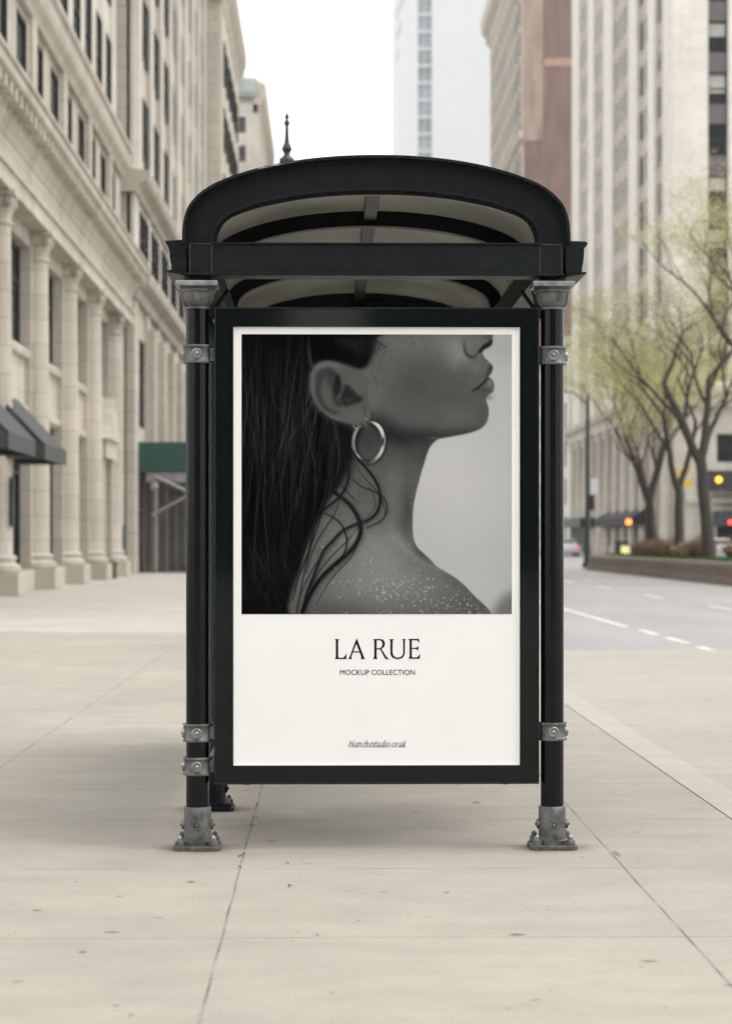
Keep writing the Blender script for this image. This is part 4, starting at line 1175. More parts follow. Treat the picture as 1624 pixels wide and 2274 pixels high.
def windows(T, face, ops, depth=0.6, frame=True, blind=None, seed=1, limit=100, rail=0.09, back=0.02, glass=None):
    glass = glass or M_GLASS
    """One window (frame, with its pane and perhaps a blind below it) per opening; past the limit the farthest go into one mesh."""
    r = random.Random(seed)
    def size(o):
        s = (o[0]+o[1])/2
        x, y = (face.p, s) if face.k in 'LR' else (s, face.p)
        return math.hypot(x, y)
    ops = sorted(ops, key=size)
    rest = MB()
    for k, (a, b, c, d) in enumerate(ops):
        bl = blind is not None and r.random() < blind
        if k >= limit:
            face.put(rest, a, b, c, d, -depth+back, -depth+back+0.05); continue
        fr = MB(); e = -depth+back; f = min(rail, (b-a)*0.14)
        face.put(fr, a, a+f, c, d, e, e+0.14); face.put(fr, b-f, b, c, d, e, e+0.14)
        face.put(fr, a+f, b-f, c, c+f, e, e+0.14); face.put(fr, a+f, b-f, d-f, d, e, e+0.14)
        m_ = (c+d)/2; face.put(fr, a+f, b-f, m_-f*.4, m_+f*.4, e, e+0.13)
        w = T.part("window", fr, M_WFRAME)
        T.part("pane", face.put(MB(), a+f, b-f, c+f, d-f, e, e+0.06), glass, w)
        if bl:
            h_ = r.uniform(0.25, 0.6)
            T.part("blind", face.put(MB(), a+f, b-f, d-f-(d-c)*h_, d-f, e+0.061, e+0.075), M_BLIND, w)
    if rest.f:
        o = T.part("distant_windows", rest, glass); o['kind'] = 'stuff'

# ---- the colonnaded building on the left -------------------------------------------------
B1X = -7.42
B1 = Thing("colonnade_building", "limestone building with tall engaged columns, deep cornice and grey awnings by the pavement", "building", (-7.4, 60, 0))
f1 = Face('L', B1X)
B1_S0, B1_S1 = 34.0, 82.2
cols_y = [37.1, 43.85, 50.6, 57.35, 64.1, 70.85, 77.6]
wall = MB()
wall.box(-30, B1X-0.381, B1_S0, B1_S1, 0, 34)
bays = []
edges = [B1_S0] + cols_y + [B1_S1]
for yc in cols_y:
    B1.part("pier", f1.put(MB(), yc-0.62, yc+0.62, 0.0, 9.039, -0.38, 0), M_LIMESTONE)
B1.part("pier", f1.put(MB(), 80.4, B1_S1, 0, 9.039, -0.38, 0), M_LIMESTONE)
B1.part("wall", wall, M_LIMESTONE)
for yc in cols_y:
    cb = MB(); R_ = 0.37
    prof = [(R_*1.02, 0.90)]
    for k in range(9):
        t0 = k/8; prof.append((R_*(1 - 0.13*t0**1.7), 0.92 + 7.38*t0))
    n = 40
    cb.lathe(prof, B1X+0.02, yc, n)
    col = B1.part("column", cb, M_LIMESTONE, smooth=40)
    ba = MB()
    ba.lathe([(0.50, 0.50), (0.545, 0.54), (0.555, 0.61), (0.53, 0.68), (0.47, 0.70), (0.43, 0.74), (0.44, 0.78), (0.465, 0.81), (0.46, 0.86), (0.40, 0.90)], B1X+0.02, yc, n)
    B1.part("column_base", ba, M_LIMESTONE, col, smooth=40)
    pd = MB(); pd.box(B1X-0.02, B1X+0.62, yc-0.72, yc+0.72, 0, 0.5)
    B1.part("pedestal", pd, M_LIMESTONE, col, bevel=0.02)
    cp = MB(); r0 = R_*0.87
    cp.lathe([(r0, 8.29), (r0*1.15, 8.31), (r0*1.15, 8.37), (r0*1.0, 8.39), (r0*1.05, 8.5), (r0*1.28, 8.64), (r0*1.16, 8.66), (r0*1.24, 8.76), (r0*1.55, 8.90), (r0*1.3, 8.92)], B1X+0.02, yc, n)
    for sy in (-1, 1):
        cp.disc((B1X+0.3, yc+sy*0.34, 8.82), (1, 0, 0), [(0.13, 0), (0.13, 0.12), (0.06, 0.14)], 14)
    cp.box(B1X-0.02, B1X+0.5, yc-0.5, yc+0.5, 8.92, 9.035)
    B1.part("column_capital", cp, M_LIMESTONE, col, smooth=40)
# infill of each bay: low wall, shop window, spandrel with little balustrade, upper window
bay_gaps = [(a+0.62, b-0.62) for a, b in zip(cols_y[:-1], cols_y[1:])] + [(78.22, 80.4)]
for k, (a, b) in enumerate(bay_gaps):
    e = -0.38
    B1.part("base_course", f1.put(MB(), a+.001, b-.001, 0, 0.5, e, 0.10), M_LIMESTONE)
    sp_ = MB()
    sp_.prism([(B1X+d, z) for d, z in [(e, 4.35), (-.2, 4.35), (-.06, 4.45), (-.06, 4.6), (-.16, 4.62), (-.16, 5.75), (-.04, 5.8), (-.02, 5.95), (-.12, 6.05), (e, 6.1)]], 'y', a+.001, b-.001)
    B1.part("spandrel", sp_, M_LIMESTONE)
    B1.part("lintel", f1.put(MB(), a+.001, b-.001, 8.6, 9.039, e, -0.04), M_LIMESTONE)
    for c, d in ((0.5, 4.35), (6.1, 8.6)):
        fr = MB()
        f1.put(fr, a+.002, a+.14, c, d, e, e+.1); f1.put(fr, b-.14, b-.002, c, d, e, e+.1)
        f1.put(fr, a+.14, b-.14, d-.12, d, e, e+.1); f1.put(fr, a+.14, b-.14, c, c+.12, e, e+.1)
        f1.put(fr, (a+b)/2-.05, (a+b)/2+.05, c+.12, d-.12, e, e+.08)
        f1.put(fr, a+.14, b-.14, c+(d-c)*.62, c+(d-c)*.62+.1, e, e+.07)
        w = B1.part("window", fr, M_WFRAME)
        B1.part("pane", f1.put(MB(), a+.14, b-.14, c+.12, d-.12, e, e+.03), M_GLASS, w)
# small pedimented doorway between the last two columns
pdm = MB(); a, b = 72.6, 75.9
f1.put(pdm, a, a+.5, 0, 3.9, -0.3, 0.25); f1.put(pdm, b-.5, b, 0, 3.9, -0.3, 0.25)
f1.put(pdm, a-.1, b+.1, 3.9, 4.5, -0.3, 0.35)
pdm.prism([(a-.3, 4.5), (b+.3, 4.5), ((a+b)/2, 5.9)], 'x', B1X-0.3, B1X+0.45)
B1.part("door_pediment", pdm, M_LIMESTONE)
# entablature, main cornice
en = MB()
f1.put(en, B1_S0, B1_S1, 9.04, 9.45, -0.62, 0.40)
f1.put(en, B1_S0, B1_S1, 9.45, 9.55, -0.62, 0.46)
f1.put(en, B1_S0, B1_S1, 9.55, 10.15, -0.62, 0.34)
B1.part("entablature", en, M_LIMESTONE)
co = MB()
f1.profile(co, [(-0.62, 10.15), (0.36, 10.15), (0.40, 10.28), (0.50, 10.45), (0.54, 10.78), (0.86, 10.90), (0.90, 10.95), (0.90, 11.12), (0.96, 11.18), (0.97, 11.26), (0.1, 11.32), (-0.62, 11.32)], B1_S0, B1_S1)
cor = B1.part("main_cornice", co, M_LIMESTONE)
y = B1_S0 + 0.4
while y < B1_S1 - 0.3:
    B1.part("modillion", f1.put(MB(), y, y+0.32, 10.60, 10.88, 0.50, 0.82), M_LIMESTONE, cor); y += 0.8
# attic storey
wcols = []
for yc in cols_y:
    for dy in (-1.66, 1.66): wcols.append((yc+dy-0.95, yc+dy+0.95))
wcols = [c for c in wcols if c[0] > B1_S0+.3 and c[1] < B1_S1-.3]
f1a = Face('L', B1X-0.1)
ops = grid_wall(B1, "attic_wall", f1a, M_LIMESTONE, M_LIMESTONE, wcols, [(11.6, 14.2)], B1_S0, B1_S1, 11.32, 14.45, 0.16, 0.04, [(c-.45, c+.45, .12) for c in cols_y])
windows(B1, f1a, ops, 0.16, rail=.1)
c2 = MB()
f1.profile(c2, [(-0.62, 14.45), (0.02, 14.45), (0.08, 14.6), (0.22, 14.8), (0.26, 15.0), (0.26, 15.25), (0.36, 15.35), (0.36, 15.5), (-0.62, 15.6)], B1_S0, B1_S1)
B1.part("upper_cornice", c2, M_LIMESTONE)
f1u = Face('L', B1X-0.24)
ucols = [c for c in wcols]
ops = grid_wall(B1, "upper_wall", f1u, M_LIME_PALE, M_LIME_PALE, ucols, [(16.1, 18.9), (20.2, 22.8), (24.1, 26.7), (28, 30.4)], B1_S0, B1_S1, 15.6, 33.6, 0.14, 0.04)
windows(B1, f1u, ops, 0.14, rail=.1)
# awnings over the shop windows
def awning(T, xw, xo, y0, y1, zt, zo, zv, m=M_AWNING):
    pr = [(xw, zt), (xo, zo), (xo, zo-0.03), (xw, zt-0.05)]
    a_ = T.part("awning", MB().prism(pr, 'y', y0, y1), m)
    v = MB(); v.box(xo-0.03, xo, y0, y1, zv, zo-0.031)
    T.part("valance", v, m, a_)
    for yy_ in (y0, y1):
        s_ = MB().prism([(xw, zt-0.06), (xo-0.031, zo-0.05), (xo-0.031, zv+0.02), (xw, zv+0.02)], 'y', yy_-0.012, yy_+0.012)
        T.part("awning_side", s_, m, a_)
awning(B1, -7.45, -6.28, 44.6, 48.7, 4.62, 3.38, 3.04)
awning(B1, -7.45, -6.28, 50.35, 54.5, 4.62, 3.38, 3.04)
awning(B1, -7.45, -6.28, 38.4, 42.6, 4.62, 3.38, 3.04)
B1.part("wall_plaque", MB().box(B1X+0.385, B1X+0.41, 50.35, 50.75, 1.55, 2.65), M_DARKMETAL)
mbq = MB().box(-7.2, -7.16, 79.2, 80.5, 0.45, 1.75); mbq.box(-7.2, -7.16, 79.25, 79.33, 0, 0.45); mbq.box(-7.2, -7.16, 80.37, 80.45, 0, 0.45)
solo("notice_board", "dark noticeboard on legs standing by the last pier before the green hoarding", "notice board", mbq, M_DARKMETAL, (-7.18, 79.8, 0))
lb = MB(); lb.lathe([(0.14, 0), (0.15, 0.05), (0.13, 0.4), (0.17, 0.46), (0.17, 0.52), (0.05, 0.6)], -6.86, 72.3, 20)
solo("standpipe", "squat dark standpipe at the foot of the colonnade", "standpipe", lb, M_RUSTY, (-6.86, 72.3, 0), smooth=40)

# ---- second building on the left -----------------------------------------------------------
B2X = -7.1
B2 = Thing("pilaster_building", "pale limestone building with banded corner and two cornices, rising behind the green hoarding", "building", (-7.4, 105, 0))
f2 = Face('L', B2X)
S0, S1 = 83.4, 130.6
B2.part("wall", MB().box(-30, B2X-0.301, S0, S1, 0, 46), M_LIME_RUST)
bc = [(S0+2.0+5.6*k, S0+2.0+5.6*k+3.8) for k in range(8)]
ops = grid_wall(B2, "ground_wall", f2, M_LIME_RUST, M_LIMESTONE, bc, [(0.4, 4.4), (5.6, 9.0)], S0, S1, 0, 10.2, 0.3, 0.1)
windows(B2, f2, ops, .3)
for k in range(9):
    yc = S0 + 1.1 + 5.6*k
    if yc > S1 - 0.6: break
    if k: B2.part("pilaster", MB().box(B2X, B2X+0.28, yc-0.6, yc+0.6, 0.0, 9.6), M_LIMESTONE)
cc = MB(); f2.profile(cc, [(-0.6, 10.2), (0.1, 10.2), (0.2, 10.5), (0.55, 10.7), (0.62, 10.95), (0.62, 11.08), (-0.6, 11.25)], S0-0.4, S1)
Face('F', S0).profile(cc, [(0, 10.2), (0.1, 10.2), (0.2, 10.5), (0.36, 10.7), (0.38, 10.95), (0.38, 11.08), (0, 11.25)], -9.5, B2X-0.001)
B2.part("lower_cornice", cc, M_LIMESTONE)
wc = []
for k in range(8):
    y0_ = S0 + 2.2 + 5.6*k
    wc += [(y0_-.1, y0_+1.65), (y0_+2.0, y0_+3.75)]
ops = grid_wall(B2, "mezzanine_wall", f2, M_LIME_PALE, M_LIME_PALE, wc, [(11.6, 13.7)], S0, S1, 11.25, 14.1, .1, .05)
windows(B2, f2, ops, .1)
cc = MB(); f2.profile(cc, [(-0.6, 14.1), (0.1, 14.1), (0.15, 14.35), (0.5, 14.5), (0.6, 14.75), (0.6, 14.86), (-0.6, 15.0)], S0-0.4, S1)
Face('F', S0).profile(cc, [(0, 14.1), (0.1, 14.1), (0.15, 14.35), (0.36, 14.5), (0.38, 14.75), (0.38, 14.86), (0, 15.0)], -9.5, B2X-0.001)
B2.part("upper_cornice", cc, M_LIMESTONE)
rows = [(15.9+3.9*k, 18.3+3.9*k) for k in range(8)]
ops = grid_wall(B2, "tower_wall", f2, M_LIME_PALE, M_LIMESTONE, wc, rows, S0, S1, 15.0, 46, .12, .06, [(S0+.35+5.6*k, S0+1.85+5.6*k, .14) for k in range(9)])
windows(B2, f2, ops, .12, limit=52, glass=M_GLASS_FAR)

# ---- third building on the left: heavy cornice at the top -------------------------------------
B3X = -6.1
B3 = Thing("office_block", "tall pale stone office block with overhanging roof cornice, left side of the street", "building", (-7, 143, 0))
f3 = Face('L', B3X); S0, S1 = 131.0, 156.0
B3.part("wall", MB().box(-30, B3X-0.137, S0, S1, 0, 34.6), M_LIME_RUST)
c3 = [(S0+2.0+3.7*k, S0+2.0+3.7*k+1.9) for k in range(6)]
ops = grid_wall(B3, "street_wall", f3, M_LIME_PALE, M_LIMESTONE, c3, [(1.0+3.9*k, 3.4+3.9*k) for k in range(8)], S0, S1, 0, 32.6, .085, .03)
windows(B3, f3, ops, .085, glass=M_GLASS_FAR)
cc = MB(); f3.profile(cc, [(-0.6, 32.6), (0.05, 32.6), (0.1, 33.2), (0.45, 33.9), (0.55, 34.3), (0.55, 34.9), (-0.6, 35.2)], S0-0.3, S1+0.5)
Face('B', S1).profile(cc, [(0, 32.6), (0.05, 32.6), (0.1, 33.2), (0.4, 33.9), (0.48, 34.3), (0.48, 34.9), (0, 35.2)], -12, B3X-0.001)
B3.part("roof_cornice", cc, M_LIMESTONE)

# ---- fourth: green copper cornice, far on the left
B4 = Thing("copper_roofed_building", "distant pale building with green copper cornice, beyond the last left block", "building", (-10, 290, 0))
fF = Face('F', 280.0); xR_ = P(572, 600, 280)[0]
B4.part("wall", MB().box(-40, xR_-0.66, 280.66, 330, 0, 58.5), M_LIME_PALE)
cF = [(xR_-2.6-2.9*k, xR_-1.5-2.9*k) for k in range(5)][::-1]
ops = grid_wall(B4, "front_wall", fF, M_LIME_PALE, M_LIME_PALE, cF, [(1.5+3.6*k, 3.5+3.6*k) for k in range(15)], -24, xR_, 0, 55.5, .6, .05)
windows(B4, fF, ops, .6, limit=60, glass=M_GLASS_FAR)
fL4 = Face('L', xR_)
ops = grid_wall(B4, "side_wall", fL4, M_LIME_PALE, M_LIME_PALE, [(284+4*k, 285.6+4*k) for k in range(11)], [(1.5+3.6*k, 3.5+3.6*k) for k in range(15)], 280.61, 330, 0, 55.5, .6, .05)
windows(B4, fL4, ops, .6, limit=40, glass=M_GLASS_FAR)
for zt in (40.0,):
    B4.part("string_course", fF.put(MB(), -24, xR_+.2, zt, zt+.5, 0.01, 0.3), M_LIMESTONE)
cc = MB(); fF.profile(cc, [(-.6, 56.4), (0.2, 56.4), (0.5, 57.0), (0.6, 58.6), (-.6, 58.9)], -24, xR_-0.01)
B4.part("copper_cornice", cc, M_COPPER)
cc = MB(); fL4.profile(cc, [(-.6, 54.4), (0, 54.4), (0.2, 55.2), (0.9, 56.4), (1.0, 58.0), (-.6, 58.6)], 280.0, 331)
B4.part("side_cornice", cc, M_BUFF)
B4.part("roof_house", MB().box(-40, xR_-2.2, 284, 320, 58.9, 62.5), M_LIME_PALE)

# ---- tower in the sky gap
TW = Thing("white_tower", "very tall white tower with one blue glass strip, filling the far sky gap", "tower", (25, 600, 0))
x0_, x1_, xg = P(925, 600, 500)[0], P(1120, 600, 500)[0], P(958, 600, 500)[0]
zt = 165
TW.part("side_wall", MB().box(x0_, x0_+0.25, 500.0, 697, 0, zt), M_TOWER)
TW.part("front_wall", MB().box(xg, x1_, 500.0, 560, 0, zt), M_TOWER)
gb = MB(); gb.box(x0_+0.26, xg-0.01, 501.0, 520, 0, zt)
gst = TW.part("glass_strip", gb, M_GLASS_BLUE)
mu = MB()
for k in range(44): mu.box(x0_+0.26, xg-0.01, 500.6, 500.99, 3.8*k, 3.8*k+0.9)
mu.box((x0_+xg)/2-.12, (x0_+xg)/2+.12, 500.7, 500.98, 0, zt)
TW.part("strip_spandrels", mu, mat("strip_grey", (0.52, 0.53, 0.54), 0.5), gst)
sl = MB()
for k in range(3):
    for j in range(4): sl.box(x0_-0.06, x0_-0.02, 580+k*26, 590+k*26, 141+j*6-k*2, 144+j*6-k*2)
TW.part("side_windows", sl, M_SPANDREL)

EB = Thing("distant_block", "grey stone block closing the far end of the street, behind the shelter", "building", (3, 470, 0))
EB.part("wall", MB().box(-14, 15, 450.46, 490, 0, 52), M_LIMESTONE)
fE = Face('F', 450.0)
ops = grid_wall(EB, "front_wall", fE, M_LIMESTONE, M_LIMESTONE, [(-12+3.2*k, -10.3+3.2*k) for k in range(8)], [(1+3.9*k, 3.4+3.9*k) for k in range(13)], -14, 15, 0, 52, .4, .05)
windows(EB, fE, ops, .4, limit=20, glass=M_GLASS_FAR)

# ---- right side: brick-flanked building behind
R3 = Thing("brick_flank_building", "stone fronted building with heavy cornice and a red brick side wall bearing faded paint", "building", (30, 340, 0))
X3 = 27.0
fR3 = Face('R', X3)
R3.part("brick_wall", MB().box(X3+0.16, 62, 310.0, 372, 0, 85), M_BRICK)
gx0, gx1 = P(1163, 300, 309.9)[0], P(1204, 300, 309.9)[0]
R3.part("painted_sign", MB().box(X3, gx1, 309.9, 309.995, P(1163, 312, 309.9)[1], 85), M_GHOST)
c3 = [(313+5.2*k, 316.0+5.2*k) for k in range(11)]
ops = grid_wall(R3, "street_wall", fR3, M_BUFF, M_BUFF, c3, [(2+4.2*k, 5+4.2*k) for k in range(19)], 310, 372, 0, 83, .1, .05, [(310.4+5.2*k, 312.3+5.2*k, .12) for k in range(12)])
windows(R3, fR3, ops, .1, limit=40)
cc = MB(); fR3.profile(cc, [(-.6, 83), (0.1, 83), (0.3, 84.2), (1.3, 85.2), (1.5, 86.4), (1.5, 87.2), (-.6, 87.6)], 309.2, 373.5)
Face('B', 372).profile(cc, [(0, 83), (0.1, 83), (0.3, 84.2), (1.3, 85.2), (1.5, 86.4), (1.5, 87.2), (0, 87.6)], X3-0.7, 40)
R3.part("roof_cornice", cc, M_BUFF)
for zt in (56.5, 29.0):
    sc2 = MB(); fR3.profile(sc2, [(0, zt), (0.35, zt+.15), (0.7, zt+.8), (0.7, zt+1.1), (0, zt+1.3)], 309.5, 372.5)
    R3.part("string_course", sc2, M_BUFF)
ob = MB(); ob.box(P(1207, 130, 309.9)[0], P(1272, 130, 309.9)[0], 309.9, 309.995, P(0, 142, 309.9)[1], P(0, 124, 309.9)[1])  # glint of reflected light on the brick, painted in as an orange strip
R3.part("glint_band", ob, mat("orange_glint_band", (0.42, 0.26, 0.19), 0.7, 0, 0.2, 1))

# ---- right side: cream terracotta tower
X1 = 27.0
R1 = Thing("terracotta_tower", "cream terracotta tower with vertical piers and colonnaded base across the boulevard", "building", (30, 200, 0))
fs, ff = Face('R', X1), Face('F', 174.0)
ZT = 72
R1.part("wall", MB().box(X1+0.76, 75, 174.76, 246, 0, ZT), M_TERRACOTTA)
zones = [(179.2, 183.9, 2), (188.2, 194.6, 2), (199.8, 211.4, 4), (218, 226, 3), (231, 239, 3)]
cols = []
for a, b, n in zones:
    wdt = (b-a)/n
    for k in range(n): cols.append((a + k*wdt + (0.22 if k else 0.0), a + (k+1)*wdt - (0.22 if k < n-1 else 0.0)))
rows = [(16.2+3.9*k, 18.7+3.9*k) for k in range(14)]
M_TSP = mat("terracotta_spandrel", (0.40, 0.345, 0.315), 0.8, 0, 0.15, 0.6)
ops = grid_wall(R1, "street_wall", fs, M_TERRACOTTA, M_TSP, cols, rows, 174, 246, 13.6, ZT, .3, .16, [(p, q, .2) for p, q in comp([(z[0], z[1]) for z in zones], 174, 246)])
windows(R1, fs, ops, .3, limit=64, blind=.1, seed=3)
xa_, xb_ = P(1571, 600, 174)[0], P(1616, 600, 174)[0]
fcols = [(xa_, xb_), (xb_+3.4, xb_+5.0), (xb_+8.0, xb_+9.6)]
frows = [(15.1+4.0*k, 17.6+4.0*k) for k in range(14)]
ops = grid_wall(R1, "front_wall", ff, M_TERRACOTTA, mat("dark_spandrel", (0.13, 0.115, 0.115), 0.6, 0, 0.2, 1), fcols, frows, X1+.36, 75, 13.6, ZT, .7, .3)
windows(R1, ff, ops, .7, limit=36, blind=.8, seed=5, rail=.16)
# base storeys
bcols = [(176.9+6.0*k, 181.0+6.0*k) for k in range(11)]
ops = grid_wall(R1, "base_wall", fs, M_LIME_PALE, M_LIMESTONE, bcols, [(0.4, 3.6), (5.2, 10.2)], 174, 246, 0, 11.6, .35, .15)
windows(R1, fs, ops, .35)
for k in range(12):
    cb = MB(); cb.lathe([(0.75, 0), (0.75, 0.7), (0.62, 0.8), (0.58, 5), (0.5, 10.6), (0.7, 10.9), (0.72, 11.5)], X1-0.35, 176.0+6.0*k, 20)
    R1.part("column", cb, M_LIME_PALE, smooth=40)
cc = MB(); fs.profile(cc, [(-.7, 11.6), (0.8, 11.6), (0.85, 12.3), (1.3, 12.7), (1.4, 13.2), (0, 13.6), (-.7, 13.6)], 173.4, 246)
R1.part("base_cornice", cc, M_LIME_PALE)
gc = [(X1+3.2, X1+7.5), (X1+10, X1+14)]
ops = grid_wall(R1, "front_base_wall", ff, M_LIME_PALE, M_LIME_PALE, gc, [(0.3, 3.0), (7.3, 9.5)], X1+.41, 75, 0, 11.6, .7, .25)
windows(R1, ff, ops, .7)
cc = MB(); ff.profile(cc, [(-.7, 11.6), (0.4, 11.6), (0.5, 12.3), (0.9, 12.7), (1.0, 13.2), (0, 13.6), (-.7, 13.6)], X1+0.001, 75)
ff.profile(cc, [(0.0, 4.0), (0.3, 4.1), (0.35, 4.5), (0.0, 4.6)], X1+0.8, 75)
R1.part("front_cornice", cc, M_LIME_PALE)
R1.part("shop_fascia", MB().box(P(1576, 1067, 172)[0], 37, 172.2, 173.9, P(0, 1086, 172)[1], P(0, 1044, 172)[1]), M_AWN_DARK)
al = MB(); ax_, az_ = P(1598, 1065, 171.5)
al.disc((ax_, 172.19, az_), (0, -1, 0), [(0.24, 0), (0.24, 0.05), (0.2, 0.16), (0.08, 0.22)], 20)
R1.part("amber_lamp", al, emit("amber_glow", (1.0, 0.42, 0.03), 2.4), smooth=50)
awx = P(1587, 1150, 173)[0]
pr = [(awx, 3.5), (38.5, 3.5), (38.5, 2.5), (awx, 2.5)]
R1.part("entrance_canopy", MB().box(awx, 38.5, 170.6, 173.9, P(0, 1168, 172)[1], P(0, 1134, 172)[1]), mat("navy_canvas", (0.03, 0.042, 0.055), 0.8))
rl = MB()
for px in (1621,):
    rx_, rz_ = P(px, 1170, 170.5)
    rl.disc((rx_, 170.59, rz_+0.35), (0, -1, 0), [(0.2, 0), (0.2, 0.08), (0.13, 0.12)], 18)
R1.part("red_lamp", rl, emit("red_glow", (1.0, 0.06, 0.04), 1.2), smooth=50)
R1.part("street_awning", MB().prism([(X1-0.22, 4.1), (X1-1.6, 3.2), (X1-1.6, 2.5), (X1-0.22, 2.5)], 'y', 187, 214), M_AWN_DARK)
R1.part("shop_entrance", MB().box(X1-0.5, X1-0.22, 190, 212, 0.01, 2.49), M_WFRAME)
R1.part("door_canopy", MB().box(X1-1.9, X1-0.42, 223, 241, 2.6, 3.5), M_DARKMETAL)
R1.part("door_recess", MB().box(X1-1.0, X1-0.42, 224, 240, 0.01, 2.59), M_WFRAME)
R2 = Thing("stone_annex", "lower pale stone annex between the terracotta tower and the brick flanked building", "building", (30, 275, 0))
R2.part("wall", MB().box(X1+0.4, 62, 250.36, 306, 0, 23), M_TERRACOTTA)
fA, fAF = Face('R', X1), Face('F', 250.0)
ops = grid_wall(R2, "street_wall", fA, M_TERRACOTTA, M_TERRACOTTA, [(254+5*k, 256.8+5*k) for k in range(10)], [(1+4.3*k, 4+4.3*k) for k in range(5)], 250, 306, 0, 23, .3, .1)
windows(R2, fA, ops, .3)
ops = grid_wall(R2, "front_wall", fAF, M_TERRACOTTA, M_TERRACOTTA, [(X1+1.2+4*k, X1+2.6+4*k) for k in range(6)], [(1+4.3*k, 4+4.3*k) for k in range(5)], X1+.36, 62, 0, 23, .3, .1)
windows(R2, fAF, ops, .3)
R2.part("cornice", MB().box(X1-.5, 62, 249.4, 306.3, 23.01, 23.9), M_LIME_PALE)

# ---- the street behind the camera, seen only as reflections in the black glass
for nm, lab, xa, xb, yb, zt, seed in (("brick_office", "dark brick office block at the end of the street behind the camera, west side", -40, -2.0, -75, 30, 1),
                                ("stone_office", "dark stone office block at the end of the street behind the camera, east side", 1.9, 44, -75, 34, 2)):
    T_ = Thing(nm, lab, "building", ((xa+xb)/2, yb-10, 0))
    fB = Face('B', yb)
    T_.part("wall", MB().box(xa, xb, yb-25, yb-0.66, 0, zt), M_BRICK)
    st = xa+1 if seed == 2 else xb-1-3.2*8
    cs = [(st+3.2*k, st+1.7+3.2*k) for k in range(8)]
    ops = grid_wall(T_, "street_wall", fB, mat("sooty_brick", (0.075, 0.065, 0.058), 0.9, 0, 0.2, 0.5), M_SPANDREL, cs, [(1+3.6*k, 3.2+3.6*k) for k in range(8)], xa, xb, 0, zt, .6, .1)
    windows(T_, fB, ops, .6, limit=24)

# ------------------------------------------------------------------ sidewalk shed with green hoarding
SH = Thing("sidewalk_shed", "scaffold shed with a dark green hoarding and steel legs over the pavement", "scaffold shed", (-3.5, 88, 0))
yA, yB = 85.0, 112.0
xA, xB = P(307, 1000, yA)[0], 0.9
zH1, zH0 = P(0, 981, yA)[1], P(0, 1046, yA)[1]
SH.part("hoarding", MB().box(xA, xB, yA, yA+0.06, zH0, zH1).box(xB-0.06, xB, yA+0.061, yB, zH0, zH1), M_GREEN)
SH.part("deck", MB().box(xA, xB-0.07, yA+0.07, yB, zH0-0.05, zH0+0.12), M_TIMBER)
SH.part("header_beam", MB().box(xA+0.3, xB, yA+0.1, yA+0.25, zH0-0.42, zH0-0.06), M_GALV)
px_legs = [345, 378, 470, 560, 650, 740]
legs = [P(px, 1200, yA)[0] for px in px_legs[:1]] + [-3.7, -1.0, 0.75]
for j, yy_ in enumerate((yA+0.17, yA+5.5, yA+11, yA+17, yA+24)):
    for i, xl in enumerate((legs[0], legs[-1])):
        SH.part("leg", MB().lathe([(0.14, 0), (0.14, 0.02), (0.075, 0.025), (0.075, zH0-0.43)], xl, yy_, 12), M_GALV, smooth=40)
        if j: SH.part("cross_beam", MB().box(legs[0], legs[-1], yy_-.06, yy_+.06, zH0-0.4, zH0-0.06), M_GALV) if i == 0 else None
a = P(343, 1058, yA); b = P(430, 1098, yA)
c = P(336, 1145, yA); d = P(430, 1094, yA)
SH.part("brace", MB().tube([(a[0], yA+0.02, a[1]), (b[0]+1.2, yA+0.02, b[1]-1.2*0.46)], 0.065, 8), M_GALV, smooth=50)
SH.part("brace", MB().tube([(c[0], yA-0.12, c[1]), (d[0]+0.6, yA-0.12, d[1]+0.6*0.55)], 0.06, 8), M_GALV, smooth=50)
SH.part("coupler", MB().disc((legs[0]-0.05, yA+0.2, zH0-0.6), (0, -1, 0), [(0.16, 0), (0.16, 0.2), (0.08, 0.26)], 14), M_GALV, smooth=40)
bk = MB()
for k in range(8): bk.box(xA+0.05, xA+0.11, yA+0.8+3.2*k, yA+3.2+3.2*k, 0.02, zH0-0.1)
SH.part("plywood_wall", bk, M_TIMBER)

# ------------------------------------------------------------------ lamp post with finial behind the shelter
LY = 15.2
lx, _ = P(636.5, 300, LY)
def lz(py): return P(636, py, LY)[1]
def lr(w): return w/2*LY/FOCAL
LP = Thing("lamp_post", "ornate dark iron post whose pointed finial rises above the shelter roof", "lamp post", (lx, LY, 0))
pf = [(0.16, 0), (0.16, 0.12), (0.13, 0.16), (0.12, 0.5), (0.07, 0.62), (0.055, 0.9), (0.05, lz(440)), (0.075, lz(430)), (0.04, lz(420)), (0.04, lz(374))]
LP.part("shaft", MB().lathe(pf, lx, LY, 28), M_DARKMETAL, smooth=40)
prof = [(30, 372), (34, 361), (34, 355), (30, 351), (20, 348), (13, 343), (13, 340), (18, 336), (22, 332.5), (22, 329.5), (18, 324), (12, 318), (9.5, 312), (8, 298), (6.5, 284), (6, 280), (9, 277), (12.5, 273.5), (12.5, 271.5), (8, 268), (5.5, 265), (6, 263), (9.5, 259.5), (9.5, 258), (6, 255.5), (3, 252), (0.8, 249.5)]
LP.part("finial", MB().lathe([(lr(w), lz(py)) for w, py in prof], lx, LY, 28), M_DARKMETAL, smooth=40)
